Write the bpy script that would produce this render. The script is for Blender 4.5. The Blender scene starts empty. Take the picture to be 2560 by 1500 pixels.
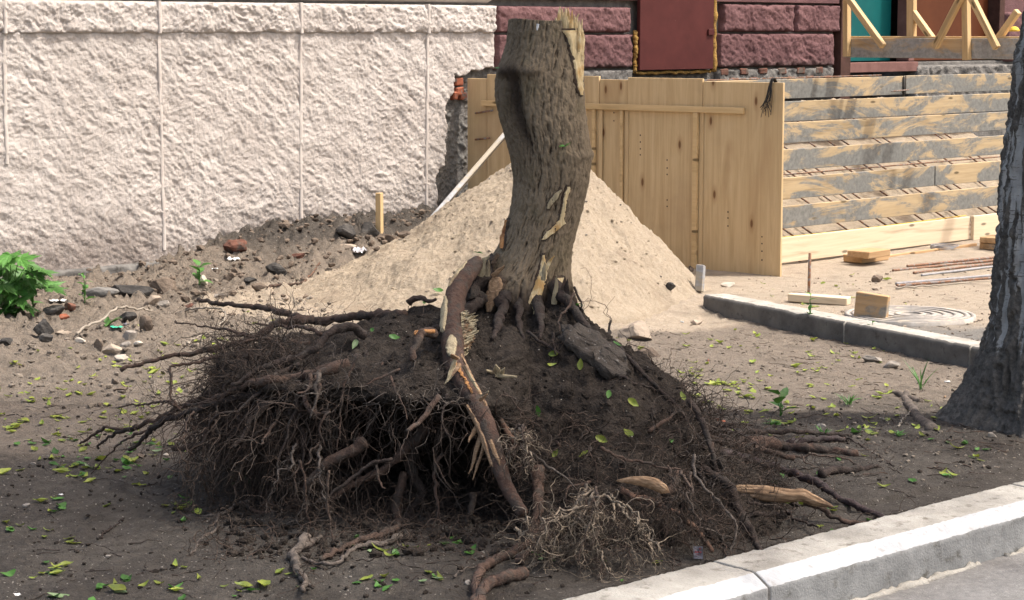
import bpy, math, random
import numpy as np
from mathutils import Vector, Matrix

random.seed(7)
rng = np.random.default_rng(7)
sc = bpy.context.scene
col = sc.collection

# ------------------------------------------------------------------ camera, sky, sun, exposure
F_PX, EYE, PITCH = 5177.0, 1.6, math.atan(670 / 5177.0)
cam_d = bpy.data.cameras.new('camera')
cam = bpy.data.objects.new('camera', cam_d)
col.objects.link(cam)
cam_d.sensor_width = 36.0
cam_d.lens = F_PX / 2560.0 * 36.0
cam_d.clip_end = 500
cam.location = (0, 0, EYE)
cam.rotation_euler = (math.pi / 2 - PITCH, 0, 0)
sc.camera = cam

SUN_AZ = np.array([0.97, -0.04])
SUN_EL = math.radians(61)
world = bpy.data.worlds.new('World')
sc.world = world
world.use_nodes = True
wn = world.node_tree
wn.nodes.clear()
sky = wn.nodes.new('ShaderNodeTexSky')
sky.sky_type = 'NISHITA'
sky.sun_disc = False
sky.sun_elevation = SUN_EL
sky.sun_rotation = math.atan2(SUN_AZ[0], SUN_AZ[1])
sky.dust_density = 5.0
sky.air_density = 1.0
sky.ozone_density = 0.6
tint = wn.nodes.new('ShaderNodeMix')          # hazy, nearly white sky
tint.data_type = 'RGBA'
tint.inputs[0].default_value = 1.0
tint.blend_type = 'MULTIPLY'
tint.inputs[7].default_value = (0.955, 0.91, 0.83, 1)
bg = wn.nodes.new('ShaderNodeBackground')
bg.inputs['Strength'].default_value = 0.15
wo = wn.nodes.new('ShaderNodeOutputWorld')
wn.links.new(sky.outputs[0], tint.inputs[6])
wn.links.new(tint.outputs[2], bg.inputs[0])
wn.links.new(bg.outputs[0], wo.inputs[0])

sl = bpy.data.lights.new('sun', 'SUN')
sl.energy = 2.0
sl.angle = math.radians(2.5)
sl.color = (1.0, 0.98, 0.93)
so = bpy.data.objects.new('sun', sl)
col.objects.link(so)
sdir = Vector((SUN_AZ[0] * math.cos(SUN_EL), SUN_AZ[1] * math.cos(SUN_EL), math.sin(SUN_EL)))
so.rotation_euler = sdir.to_track_quat('Z', 'Y').to_euler()
so.location = (8, 4, 14)

sc.view_settings.view_transform = 'Standard'
sc.view_settings.look = 'None'
sc.view_settings.gamma = 1.0
sc.view_settings.exposure = 1.3
sc.view_settings.use_curve_mapping = False
sc.cycles.use_denoising = True
sc.cycles.max_bounces = 6
sc.cycles.diffuse_bounces = 3

# ------------------------------------------------------------------ pixel -> place helpers
FWD = np.array([0, math.cos(PITCH), -math.sin(PITCH)])
UP = np.array([0, math.sin(PITCH), math.cos(PITCH)])
RT = np.array([1.0, 0, 0])
O = np.array([0, 0, EYE])

def ray(px, py):
    return RT * ((px - 1280) / F_PX) + UP * (-(py - 750) / F_PX) + FWD

def at(px, py, Y):
    d = ray(px, py)
    return O + d * (Y / d[1])

def G(px, py, h=0.0):
    d = ray(px, py)
    return O + d * ((h - EYE) / d[2])

def on_plane(px, py, p0, n):
    d = ray(px, py)
    return O + d * (np.dot(np.asarray(p0) - O, n) / np.dot(d, n))

# ------------------------------------------------------------------ noise (vectorised)
_perm = np.random.RandomState(3).permutation(256)
_perm = np.concatenate([_perm, _perm, _perm])
_g = np.random.RandomState(5).normal(size=(256, 3))
_g /= np.linalg.norm(_g, axis=1)[:, None]

def pn(x, y, z):
    x, y, z = np.broadcast_arrays(np.asarray(x, float), np.asarray(y, float), np.asarray(z, float))
    xi, yi, zi = np.floor(x).astype(int), np.floor(y).astype(int), np.floor(z).astype(int)
    xf, yf, zf = x - xi, y - yi, z - zi
    xi &= 255; yi &= 255; zi &= 255
    fa = lambda t: t * t * t * (t * (t * 6 - 15) + 10)
    u, v, w = fa(xf), fa(yf), fa(zf)
    r = 0
    for a in (0, 1):
        for b in (0, 1):
            for c in (0, 1):
                h = _perm[_perm[_perm[(xi + a) & 255] + ((yi + b) & 255)] + ((zi + c) & 255)]
                g = _g[h]
                dot = g[..., 0] * (xf - a) + g[..., 1] * (yf - b) + g[..., 2] * (zf - c)
                r = r + dot * (u if a else 1 - u) * (v if b else 1 - v) * (w if c else 1 - w)
    return r * 1.5

def fbm(x, y, z, oc=4, gain=0.5, lac=2.03):
    r, a, f = 0, 1.0, 1.0
    for i in range(oc):
        r = r + a * pn(x * f + 17.3 * i, y * f - 9.1 * i, z * f + 4.7 * i)
        a *= gain; f *= lac
    return r

def ridged(x, y, z, oc=3, gain=0.5):
    r, a, f = 0, 1.0, 1.0
    for i in range(oc):
        r = r + a * (1 - 2 * np.abs(pn(x * f + 7.3 * i, y * f + 3.1 * i, z * f - 5.7 * i)))
        a *= gain; f *= 2.1
    return r

def sstep(a, b, x):
    t = np.clip((x - a) / (b - a), 0, 1)
    return t * t * (3 - 2 * t)

# ------------------------------------------------------------------ object helpers
def link(o, parent=None):
    col.objects.link(o)
    if parent is not None:
        o.parent = parent
    return o

def raw_mesh(name, V, F, mat, smooth=True, attrs=None):
    V = np.asarray(V, dtype=np.float32)
    me = bpy.data.meshes.new(name)
    if isinstance(F, np.ndarray):
        k = F.shape[1]
        me.vertices.add(len(V)); me.vertices.foreach_set('co', V.ravel())
        me.loops.add(F.size); me.loops.foreach_set('vertex_index', F.ravel().astype(np.int32))
        me.polygons.add(len(F))
        me.polygons.foreach_set('loop_start', np.arange(0, F.size, k, dtype=np.int32))
        me.update(calc_edges=True)
    else:
        me.from_pydata([tuple(map(float, v)) for v in V], [], F)
        me.update()
    if smooth:
        me.polygons.foreach_set('use_smooth', np.ones(len(me.polygons), dtype=bool))
    if attrs:
        for an, av in attrs.items():
            at_ = me.attributes.new(an, 'FLOAT', 'POINT')
            at_.data.foreach_set('value', np.asarray(av, dtype=np.float32).ravel())
    if mat is not None:
        me.materials.append(mat)
    return me

def obj(name, V, F, mat, parent=None, smooth=True, attrs=None):
    return link(bpy.data.objects.new(name, raw_mesh(name, V, F, mat, smooth, attrs)), parent)

def tag(o, label=None, cat=None, group=None, kind=None):
    if label: o['label'] = label
    if cat: o['category'] = cat
    if group: o['group'] = group
    if kind: o['kind'] = kind
    return o

def empty(name, loc, label, cat, group=None):
    o = bpy.data.objects.new(name, None)
    o.empty_display_size = 0.1
    link(o)
    o.location = tuple(map(float, loc))
    return tag(o, label, cat, group)

def child(o, parent):
    """parent an object built in world coordinates"""
    o.parent = parent
    o.matrix_parent_inverse = Matrix.Translation(parent.location).inverted()
    return o

def gridF(nv, nu, wrap=False):
    i = np.arange(nv - 1)[:, None]
    j = np.arange(nu if wrap else nu - 1)[None, :]
    j2 = (j + 1) % nu
    a = i * nu + j; b = i * nu + j2; c = (i + 1) * nu + j2; d = (i + 1) * nu + j
    return np.stack([a, b, c, d], -1).reshape(-1, 4)

def boxmesh(name, sx, sy, sz, mat, bev=0.004, jit=0.0):
    """box centred at the origin, x along the grain, chamfered edges"""
    hx, hy, hz = sx / 2, sy / 2, sz / 2
    b = min(bev, hx * .4, hy * .4, hz * .4)
    V = []; idx = {}
    for ix in (-1, 1):
        for iy in (-1, 1):
            for iz in (-1, 1):
                j = np.array([random.uniform(-jit, jit) for _ in range(3)])
                for ax in range(3):
                    p = np.array([ix * hx, iy * hy, iz * hz])
                    for k in range(3):
                        if k != ax:
                            p[k] -= b * (ix, iy, iz)[k]
                    idx[(ix, iy, iz, ax)] = len(V); V.append(p + j)
    F = []
    for ax in range(3):
        o1, o2 = [k for k in range(3) if k != ax]
        for s in (-1, 1):
            q = []
            for a, c in ((-1, -1), (1, -1), (1, 1), (-1, 1)):
                t = [0, 0, 0]; t[ax] = s; t[o1] = a; t[o2] = c
                q.append(idx[(*t, ax)])
            F.append(q)
    for ax in range(3):
        o1, o2 = [k for k in range(3) if k != ax]
        for a in (-1, 1):
            for c in (-1, 1):
                t0 = [0, 0, 0]; t1 = [0, 0, 0]
                t0[ax] = -1; t1[ax] = 1
                t0[o1] = t1[o1] = a; t0[o2] = t1[o2] = c
                F.append([idx[(*t0, o1)], idx[(*t1, o1)], idx[(*t1, o2)], idx[(*t0, o2)]])
    for ix in (-1, 1):
        for iy in (-1, 1):
            for iz in (-1, 1):
                F.append([idx[(ix, iy, iz, k)] for k in range(3)])
    me = raw_mesh(name, V, F, mat, smooth=False)
    import bmesh
    bm = bmesh.new(); bm.from_mesh(me); bmesh.ops.recalc_face_normals(bm, faces=bm.faces); bm.to_mesh(me); bm.free()
    return me

def frame(x, up=(0, 0, 1)):
    x = Vector(x).normalized()
    up = Vector(up)
    y = up.cross(x).normalized()
    z = x.cross(y)
    return Matrix((x, y, z)).transposed().to_4x4()

def board(name, p0, p1, w, t, mat, parent=None, up=(0, 0, 1), bev=0.003, jit=0.0):
    """plank from p0 to p1 (centre line); t thickness along local y, w height along local z"""
    p0, p1 = Vector(p0), Vector(p1)
    me = boxmesh(name, (p1 - p0).length, t, w, mat, bev, jit)
    o = link(bpy.data.objects.new(name, me))
    M = Matrix.Translation((p0 + p1) / 2) @ frame(p1 - p0, up)
    if parent is not None:
        child(o, parent)
    o.matrix_basis = M if parent is None else M
    return o

# tubes ---------------------------------------------------------------
def catmull(P, n):
    P = np.asarray(P, float)
    if len(P) < 3:
        t = np.linspace(0, 1, n)[:, None]
        return P[0] * (1 - t) + P[-1] * t
    Q = np.vstack([2 * P[0] - P[1], P, 2 * P[-1] - P[-2]])
    seg = np.linalg.norm(np.diff(P[:, :3], axis=0), axis=1)
    cum = np.concatenate([[0], np.cumsum(seg)])
    T = np.linspace(0, cum[-1], n)
    k = np.clip(np.searchsorted(cum, T, 'right') - 1, 0, len(P) - 2)
    u = ((T - cum[k]) / np.maximum(seg[k], 1e-9))[:, None]
    p0, p1, p2, p3 = Q[k], Q[k + 1], Q[k + 2], Q[k + 3]
    return 0.5 * (2 * p1 + (-p0 + p2) * u + (2 * p0 - 5 * p1 + 4 * p2 - p3) * u ** 2 + (-p0 + 3 * p1 - 3 * p2 + p3) * u ** 3)

def tangents(P):
    T = np.gradient(P, axis=-2)
    return T / np.maximum(np.linalg.norm(T, axis=-1, keepdims=True), 1e-9)

def tube(P, R, sides=10, seed=0.0, wob=0.0, rough=0.0, rs=40.0):
    P = np.asarray(P, float); R = np.asarray(R, float)
    n = len(P)
    if wob:
        s = np.linspace(0, n * 0.35, n)
        P = P + wob * np.stack([fbm(s, seed, 0.3, 2), fbm(s, seed, 5.3, 2), fbm(s, seed, 9.7, 2)], -1) * np.minimum(1, np.arange(n) / 3)[:, None]
    T = tangents(P)
    m = np.abs(T.mean(0)); ref = np.eye(3)[np.argmin(m)]
    N1 = np.cross(T, ref); N1 /= np.linalg.norm(N1, axis=1)[:, None]
    N2 = np.cross(T, N1)
    a = np.linspace(0, 2 * np.pi, sides, endpoint=False)
    V = P[:, None] + R[:, None, None] * (np.cos(a)[None, :, None] * N1[:, None] + np.sin(a)[None, :, None] * N2[:, None])
    if rough:
        d = fbm(V[..., 0] * rs + seed, V[..., 1] * rs, V[..., 2] * rs, 3)
        V = V + (V - P[:, None]) * (rough * d)[..., None]
    V = V.reshape(-1, 3)
    F = gridF(n, sides, True).tolist()
    V = np.vstack([V, P[:1] - T[:1] * R[0] * .3, P[-1:] + T[-1:] * R[-1] * .3])
    b = n * sides
    for j in range(sides):
        F.append([b, (j + 1) % sides, j])
        F.append([b + 1, (n - 1) * sides + j, (n - 1) * sides + (j + 1) % sides])
    return V, F

def batch_tubes(P, R, sides=3):
    """P (k, n, 3), R (k, n) -> one vertex array and quads"""
    k, n, _ = P.shape
    T = tangents(P)
    ref = rng.normal(size=(k, 1, 3))
    N1 = np.cross(T, ref); N1 /= np.maximum(np.linalg.norm(N1, axis=-1, keepdims=True), 1e-9)
    N2 = np.cross(T, N1)
    a = np.linspace(0, 2 * np.pi, sides, endpoint=False)
    V = P[:, :, None] + R[:, :, None, None] * (np.cos(a)[:, None] * N1[:, :, None] + np.sin(a)[:, None] * N2[:, :, None])
    f = gridF(n, sides, True)
    F = (f[None] + (np.arange(k) * n * sides)[:, None, None]).reshape(-1, 4)
    return V.reshape(-1, 3), F

def walk(P0, D0, n, step, wander, bias, biasw):
    """k random walks; bias (3,) or (k,3)"""
    k = len(P0)
    P = np.zeros((k, n, 3)); P[:, 0] = P0
    d = D0 / np.linalg.norm(D0, axis=1, keepdims=True)
    step = np.broadcast_to(step, (k,))
    for i in range(1, n):
        d = d + rng.normal(size=(k, 3)) * wander + np.asarray(bias) * biasw
        d /= np.linalg.norm(d, axis=1, keepdims=True)
        P[:, i] = P[:, i - 1] + d * step[:, None]
    return P

# stones --------------------------------------------------------------
import bmesh
def ico(sub):
    bm = bmesh.new()
    bmesh.ops.create_icosphere(bm, subdivisions=sub, radius=1)
    V = np.array([v.co[:] for v in bm.verts]); F = [[v.index for v in f.verts] for f in bm.faces]
    bm.free()
    return V, F
ICO2, ICO3, ICO1 = ico(2), ico(3), ico(1)

def lump(seed, sub=3, planes=9, rough=0.05):
    """angular lump: sphere clipped by random planes"""
    r = np.random.RandomState(seed)
    V, F = (ICO1, ICO2, ICO3)[sub - 1]
    V = V.copy()
    for _ in range(planes):
        n = r.normal(size=3); n /= np.linalg.norm(n)
        c = r.uniform(.36, .78)
        d = V @ n
        V = V - np.maximum(d - c, 0)[:, None] * n * .95
    V = V * (1 + rough * fbm(V[:, 0] * 3 + seed, V[:, 1] * 3, V[:, 2] * 3, 3))[:, None]
    return V, F

# ------------------------------------------------------------------ materials
class NT:
    def __init__(s, name):
        s.m = bpy.data.materials.new(name); s.m.use_nodes = True
        s.t = s.m.node_tree; s.t.nodes.clear()
        s.out = s.t.nodes.new('ShaderNodeOutputMaterial')
        s.b = s.t.nodes.new('ShaderNodeBsdfPrincipled')
        s.t.links.new(s.b.outputs[0], s.out.inputs[0])
        s.b.inputs['Specular IOR Level'].default_value = 0.25
        tc = s.t.nodes.new('ShaderNodeTexCoord')
        s.co = tc.outputs['Object']
    def n(s, t, **kw):
        x = s.t.nodes.new('ShaderNode' + t)
        for k, v in kw.items():
            setattr(x, k, v)
        return x
    def l(s, a, b): s.t.links.new(a, b)
    def vary(s, amt=40):
        oi = s.n('ObjectInfo'); v = s.n('VectorMath', operation='ADD')
        m = s.n('Math', operation='MULTIPLY'); m.inputs[1].default_value = amt
        s.l(oi.outputs['Random'], m.inputs[0]); s.l(s.co, v.inputs[0]); s.l(m.outputs[0], v.inputs[1])
        s.co = v.outputs[0]; s.rand = oi.outputs['Random']
    def noise(s, scale, detail=6, rough=.6, dist=0, stretch=None):
        x = s.n('TexNoise'); x.inputs['Scale'].default_value = scale; x.inputs['Detail'].default_value = detail
        x.inputs['Roughness'].default_value = rough; x.inputs['Distortion'].default_value = dist
        c = s.co
        if stretch:
            m = s.n('Mapping'); m.inputs['Scale'].default_value = stretch
            s.l(c, m.inputs[0]); c = m.outputs[0]
        s.l(c, x.inputs['Vector'])
        return x.outputs['Fac']
    def ramp(s, fac, stops):
        r = s.n('ValToRGB')
        e = r.color_ramp.elements
        while len(e) < len(stops): e.new(0.5)
        for q, (p, c) in zip(e, stops):
            q.position = p; q.color = (*c, 1) if len(c) == 3 else c
        s.l(fac, r.inputs[0])
        return r.outputs[0]
    def step(s, fac, a, b):
        r = s.n('MapRange'); r.inputs[1].default_value = a; r.inputs[2].default_value = b
        r.interpolation_type = 'SMOOTHSTEP'
        s.l(fac, r.inputs[0]); return r.outputs[0]
    def mix(s, fac, a, b, mode='MIX'):
        x = s.n('Mix', data_type='RGBA', blend_type=mode)
        for v, i in ((fac, 0), (a, 6), (b, 7)):
            if isinstance(v, (int, float)): x.inputs[i].default_value = v
            elif isinstance(v, tuple): x.inputs[i].default_value = (*v, 1)
            else: s.l(v, x.inputs[i])
        return x.outputs[2]
    def math(s, op, a, b):
        x = s.n('Math', operation=op)
        for v, i in ((a, 0), (b, 1)):
            if isinstance(v, (int, float)): x.inputs[i].default_value = v
            else: s.l(v, x.inputs[i])
        return x.outputs[0]
    def cells2(s, sx, sz, keep=.32):
        a = s.n('SeparateXYZ'); b = s.n('CombineXYZ'); s.l(s.co, a.inputs[0])
        s.l(s.math('MULTIPLY', a.outputs[0], sx), b.inputs[0]); s.l(s.math('MULTIPLY', a.outputs[2], sz), b.inputs[1])
        v = s.n('TexVoronoi', voronoi_dimensions='2D'); v.inputs['Scale'].default_value = 1.0
        s.l(b.outputs[0], v.inputs['Vector']); w = s.n('SeparateColor'); s.l(v.outputs['Color'], w.inputs[0])
        return s.math('ADD', v.outputs['Distance'], s.math('MULTIPLY', s.math('GREATER_THAN', w.outputs[0], keep), 1.0))
    def attr(s, name):
        a = s.n('Attribute', attribute_name=name); return a.outputs['Fac']
    def done(s, color, rough=.9, bump=None, strength=.4, dist=.01, spec=None):
        if isinstance(color, tuple): s.b.inputs['Base Color'].default_value = (*color, 1)
        else: s.l(color, s.b.inputs['Base Color'])
        if isinstance(rough, (int, float)): s.b.inputs['Roughness'].default_value = rough
        else: s.l(rough, s.b.inputs['Roughness'])
        if bump is not None:
            x = s.n('Bump'); x.inputs['Strength'].default_value = strength; x.inputs['Distance'].default_value = dist
            s.l(bump, x.inputs['Height']); s.l(x.outputs[0], s.b.inputs['Normal'])
        if spec is not None: s.b.inputs['Specular IOR Level'].default_value = spec
        return s.m

def simple(name, c1, c2, scale=12, rough=.85, bump=60, bs=.4, bd=.006, c3=None, s3=40, t3=(.55, .68), vary=True, spec=.2):
    t = NT(name)
    if vary: t.vary()
    c = t.ramp(t.noise(scale), [(.3, c1), (.7, c2)])
    if c3: c = t.mix(t.step(t.noise(s3, 4), *t3), c, c3)
    return t.done(c, rough, t.noise(bump, 5), bs, bd, spec)

def wood(name, c1, c2, stain=None, stain_t=(.5, .58), rough=.75, knots=True, sscale=5, grad=0.):
    t = NT(name); co0 = t.co; t.vary()
    g = t.noise(1.0, 8, .65, .3, (2.2, 45, 45))
    g2 = t.noise(1.0, 3, .5, 1.2, (1.1, 12, 12))
    c = t.ramp(g, [(.28, c1), (.72, c2)])
    c = t.mix(t.step(g2, .52, .75), c, tuple(x * .72 for x in c1))
    if knots:
        k = t.step(t.cells2(2.6, 9), .13, .05)
        c = t.mix(k, c, tuple(x * .35 for x in c1))
    bump = g
    if stain:
        f1 = t.noise(sscale, 9, .72, .8, (.35, 1, 1.1))
        sx = t.n('SeparateXYZ'); t.l(co0, sx.inputs[0])
        f1 = t.math('ADD', f1, t.math('MULTIPLY', sx.outputs[2], grad))
        st = t.ramp(t.noise(30, 6), [(.3, tuple(x * .72 for x in stain)), (.7, tuple(min(1, x * 1.25) for x in stain))])
        c = t.mix(t.step(f1, *stain_t), c, st)
    return t.done(c, rough, bump, .25, .004, .25)

M = {}
def ground_mat():
    t = NT('soil')
    n1 = t.noise(2.2, 6); n2 = t.noise(22, 8, .7); n3 = t.noise(130, 4, .7)
    damp_shade = t.ramp(n2, [(.25, (.060, .052, .045)), (.55, (.112, .097, .084)), (.8, (.175, .152, .131))])  # damp soil colour, with part of the foreground's shade mixed in
    dry = t.ramp(n2, [(.22, (.145, .118, .095)), (.52, (.26, .215, .173)), (.8, (.38, .322, .265))])
    sand = t.ramp(n2, [(.2, (.35, .28, .21)), (.5, (.48, .395, .305)), (.8, (.58, .49, .39))])
    asph = t.ramp(n3, [(.3, (.19, .18, .165)), (.7, (.30, .28, .255))])
    wob = t.math('MULTIPLY', t.math('SUBTRACT', n1, .5), .9)
    fd = t.step(t.math('ADD', t.attr('dry'), wob), .3, .7)
    fs = t.step(t.math('ADD', t.attr('sandy'), wob), .3, .7)
    fa = t.step(t.math('ADD', t.attr('paved'), wob), .35, .65)
    c = t.mix(fd, damp_shade, dry); c = t.mix(fa, c, asph); c = t.mix(fs, c, sand)
    c = t.mix(t.math('MULTIPLY', t.step(t.noise(5.5, 7, .7), .5, .68), .35), c, (.045, .036, .030))
    peb = t.step(t.noise(75, 2, .5), .68, .71)
    c = t.mix(peb, c, (.36, .32, .28))
    return t.done(c, .95, t.math('ADD', n3, t.math('MULTIPLY', n2, 1.6)), 1.0, .022, .15)
M['soil'] = ground_mat()
def sand_mat():
    t = NT('sand')
    n2 = t.noise(28, 8, .7); n3 = t.noise(170, 4, .75)
    c = t.ramp(n2, [(.25, (.40, .32, .235)), (.5, (.50, .41, .31)), (.8, (.58, .49, .385))])
    c = t.mix(t.step(n3, .56, .68), c, (.27, .205, .145))
    c = t.mix(t.math('MULTIPLY', t.step(t.noise(2.6, 5, .6), .5, .68), .45), c, (.29, .225, .165))
    return t.done(c, .95, t.math('ADD', n3, n2), 1.0, .02, .1)
M['sand'] = sand_mat()
M['root_soil'] = simple('root_soil', (.018, .0145, .0125), (.066, .053, .044), 26, .95, 90, 1.0, .02, (.095, .082, .070), 60, (.6, .75), False, .1)
def stucco_mat(name, a, b, mort=True, gain=.0):
    t = NT(name)
    n1 = t.noise(3.2, 6); n2 = t.noise(38, 7, .7); n3 = t.noise(120, 4, .7)
    c = t.ramp(n1, [(.3, a), (.7, b)])
    c = t.mix(t.step(n2, .60, .78), c, tuple(x * .66 for x in a))
    dirt_shade = t.attr('dirt')
    c = t.mix(t.math('MULTIPLY', t.step(t.math('ADD', dirt_shade, t.math('SUBTRACT', n2, .5)), .3, 1.0), .75), c, (.17, .135, .115))
    if mort:
        g = t.ramp(n2, [(.3, (.10, .095, .088)), (.7, (.21, .20, .185))])
        c = t.mix(t.attr('mortar'), c, g)
    return t.done(c, .92, t.math('ADD', n2, t.math('MULTIPLY', n3, .8)), .8, .011, .15)
M['stucco'] = stucco_mat('pale_stucco', (.455, .405, .372), (.56, .508, .472))
M['redstucco'] = stucco_mat('maroon_stucco', (.118, .060, .062), (.190, .102, .103))
M['mortar'] = simple('mortar', (.09, .085, .08), (.22, .205, .19), 14, .95, 50, .8, .015)
M['brick'] = simple('brick_red', (.24, .075, .042), (.36, .125, .07), 18, .9, 70, .5, .006, (.20, .17, .15), 25)
M['dirtybrick'] = simple('brick_dirty', (.085, .045, .036), (.19, .085, .058), 14, .95, 60, .6, .008, (.11, .09, .075), 18, (.48, .6))
M['strip'] = simple('smooth_render', (.47, .418, .38), (.57, .517, .476), 9, .85, 80, .2, .003, (.44, .38, .35), 20)
M['plinth'] = simple('plinth_concrete', (.10, .095, .09), (.19, .18, .168), 7, .95, 60, .5, .01, (.06, .055, .05), 12)
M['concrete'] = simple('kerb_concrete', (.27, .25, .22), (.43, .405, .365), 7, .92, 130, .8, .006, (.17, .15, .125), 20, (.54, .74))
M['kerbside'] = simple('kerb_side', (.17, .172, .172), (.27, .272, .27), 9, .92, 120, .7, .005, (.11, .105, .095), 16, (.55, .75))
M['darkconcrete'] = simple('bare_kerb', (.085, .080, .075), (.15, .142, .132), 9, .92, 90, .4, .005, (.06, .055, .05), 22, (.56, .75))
M['road'] = simple('asphalt', (.14, .135, .13), (.215, .205, .20), 40, .9, 160, .6, .006, (.29, .275, .26), 110, (.6, .68), False)
M['ply'] = None
def ply_mat():
    t = NT('plywood'); t.vary()
    g = t.noise(1.0, 8, .68, .8, (24, 24, 1.3))
    g2 = t.noise(1.0, 4, .55, .8, (3.5, 3.5, .6))
    c = t.ramp(g, [(.25, (.42, .285, .14)), (.5, (.54, .385, .21)), (.75, (.64, .48, .28))])
    c = t.mix(t.step(g2, .55, .8), c, (.42, .275, .14))
    c = t.mix(t.math('MULTIPLY', t.step(t.cells2(6.0, 2.2), .20, .06), .45), c, (.30, .17, .075))
    c = t.mix(t.step(t.cells2(6.0, 2.2), .085, .035), c, (.16, .075, .03))
    dn = t.step(t.noise(1.2, 5), .5, .75)
    c = t.mix(t.math('MULTIPLY', dn, .45), c, (.30, .20, .12))
    return t.done(c, .65, g, .12, .003, .3)
M['ply'] = ply_mat()
M['batten'] = wood('batten_wood', (.50, .34, .165), (.64, .46, .25))
M['freshboard'] = wood('fresh_board', (.56, .44, .30), (.68, .56, .41), (.60, .45, .28), (.62, .72))
M['oldboard'] = wood('cement_smeared_board', (.36, .262, .148), (.48, .365, .222), (.185, .182, .168), (.43, .53), grad=-.55, sscale=4)
M['beam'] = wood('cement_smeared_beam', (.40, .28, .15), (.52, .38, .23), (.30, .295, .28), (.36, .52), grad=-.8)
M['block'] = wood('block_wood', (.36, .22, .11), (.50, .33, .18), (.24, .22, .19), (.52, .62))
M['whiteboard'] = wood('weathered_white_board', (.25, .215, .165), (.34, .30, .245), (.27, .272, .28), (.45, .55), knots=False)
M['rust'] = simple('rusty_steel', (.12, .06, .035), (.26, .13, .07), 30, .7, 160, .4, .002, (.20, .18, .17), 40, (.5, .6), spec=.4)
M['steel'] = simple('grey_steel', (.16, .155, .16), (.30, .29, .30), 30, .5, 160, .2, .001, spec=.5)
M['wire'] = simple('black_wire', (.02, .02, .02), (.05, .045, .04), 30, .6, 160, .1, .001)
M['hatch'] = simple('maroon_paint', (.060, .013, .012), (.084, .020, .018), 6, .62, 60, .06, .002, (.13, .06, .055), 28, (.68, .8), spec=.2)
M['foam'] = simple('yellow_foam', (.26, .135, .03), (.40, .25, .08), 30, .9, 60, .8, .02, (.12, .08, .04), 24)
M['teal'] = simple('teal_panel', (.004, .085, .086), (.006, .115, .113), 3, .45, 80, .05, .001)
M['brown'] = simple('brown_panel', (.075, .020, .007), (.11, .032, .011), 3, .45, 80, .05, .001)
M['darkwood'] = simple('dark_timber', (.045, .024, .018), (.10, .05, .04), 9, .9, 50, .3, .005)
M['pinkplank'] = simple('pinkish_plank', (.15, .075, .065), (.22, .115, .10), 9, .9, 50, .3, .005)
M['dark'] = simple('dark_recess', (.03, .026, .024), (.06, .05, .045), 9, .95, 50, .4, .01)  # near black: shade of the recess and void put into the colour
M['yellowcord'] = simple('yellow_cord', (.62, .40, .04), (.75, .50, .08), 30, .7, 160, .1, .001)
def bark_mat(name, ridge, furrow, moss=None):
    t = NT(name)
    n2 = t.noise(60, 6, .7); n1 = t.noise(7, 5)
    a = t.math('ADD', t.attr('bark'), t.math('MULTIPLY', t.math('SUBTRACT', n2, .5), .8))
    c = t.ramp(a, [(.12, furrow), (.75, ridge)])
    if moss: c = t.mix(t.math('MULTIPLY', t.step(n1, .5, .7), .6), c, moss)
    c = t.mix(t.attr('wet'), c, (.028, .020, .016))
    return t.done(c, .9, t.math('ADD', n2, t.noise(200, 3)), .5, .006, .15)
M['bark'] = bark_mat('maple_bark', (.208, .160, .110), (.036, .025, .018), (.140, .112, .068))
def birch_mat():
    t = NT('birch_bark')
    n2 = t.noise(60, 6, .7)
    dk = t.ramp(n2, [(.3, (.052, .046, .041)), (.7, (.165, .148, .133))])
    lent = t.step(t.noise(1, 4, .6, 0, (14, 14, 130)), .60, .66)
    wh = t.ramp(t.noise(14, 5), [(.3, (.27, .26, .25)), (.7, (.43, .42, .41))])
    wh = t.mix(lent, wh, (.14, .125, .115))
    c = t.mix(t.step(t.math('ADD', t.attr('white'), t.math('MULTIPLY', t.math('SUBTRACT', n2, .5), .5)), .42, .58), dk, wh)
    return t.done(c, .85, t.math('ADD', n2, t.noise(180, 3)), .6, .008, .2)
M['birch'] = birch_mat()
def rootmat(name, c1, c2, c3=None, t3=(.6, .7), rough=.85):
    t = NT(name); t.vary()
    n = t.noise(35, 7, .7); c = t.ramp(n, [(.3, c1), (.7, c2)])
    if c3: c = t.mix(t.step(t.noise(16, 5), *t3), c, c3)
    cake = t.noise(20, 7, .72)
    c = t.mix(t.math('MULTIPLY', t.step(cake, .47, .60), .8), c, (.058, .049, .042))
    return t.done(c, rough, t.math('ADD', t.noise(110, 5), t.math('MULTIPLY', cake, 2.0)), .8, .008, .2)
M['root'] = rootmat('root_bark', (.048, .030, .023), (.125, .082, .063))
M['rootred'] = rootmat('root_bark_red', (.060, .037, .029), (.135, .086, .066), (.20, .085, .042), (.68, .76))
M['rootdark'] = rootmat('root_bark_dark', (.022, .016, .014), (.065, .047, .040))
M['rootpurple'] = rootmat('root_bark_scraped', (.026, .017, .018), (.075, .050, .048), (.30, .135, .06), (.64, .70), .6)
M['bark2'] = rootmat('inner_bark', (.045, .030, .022), (.13, .09, .062))
M['rootgrey'] = rootmat('root_grey', (.085, .068, .058), (.175, .142, .120), (.27, .24, .215), (.64, .76))
M['rootlet'] = rootmat('rootlet_brown', (.050, .034, .027), (.145, .102, .079))
M['rootletdark'] = rootmat('rootlet_dark', (.024, .018, .015), (.075, .054, .043))
M['rootletpale'] = rootmat('rootlet_pale', (.23, .18, .13), (.42, .34, .26))
M['rootbig'] = rootmat('root_bark_scuffed', (.045, .026, .020), (.120, .072, .054), (.21, .085, .038), (.68, .76))
M['rootorange'] = rootmat('root_orange', (.12, .068, .047), (.20, .118, .082))
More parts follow.
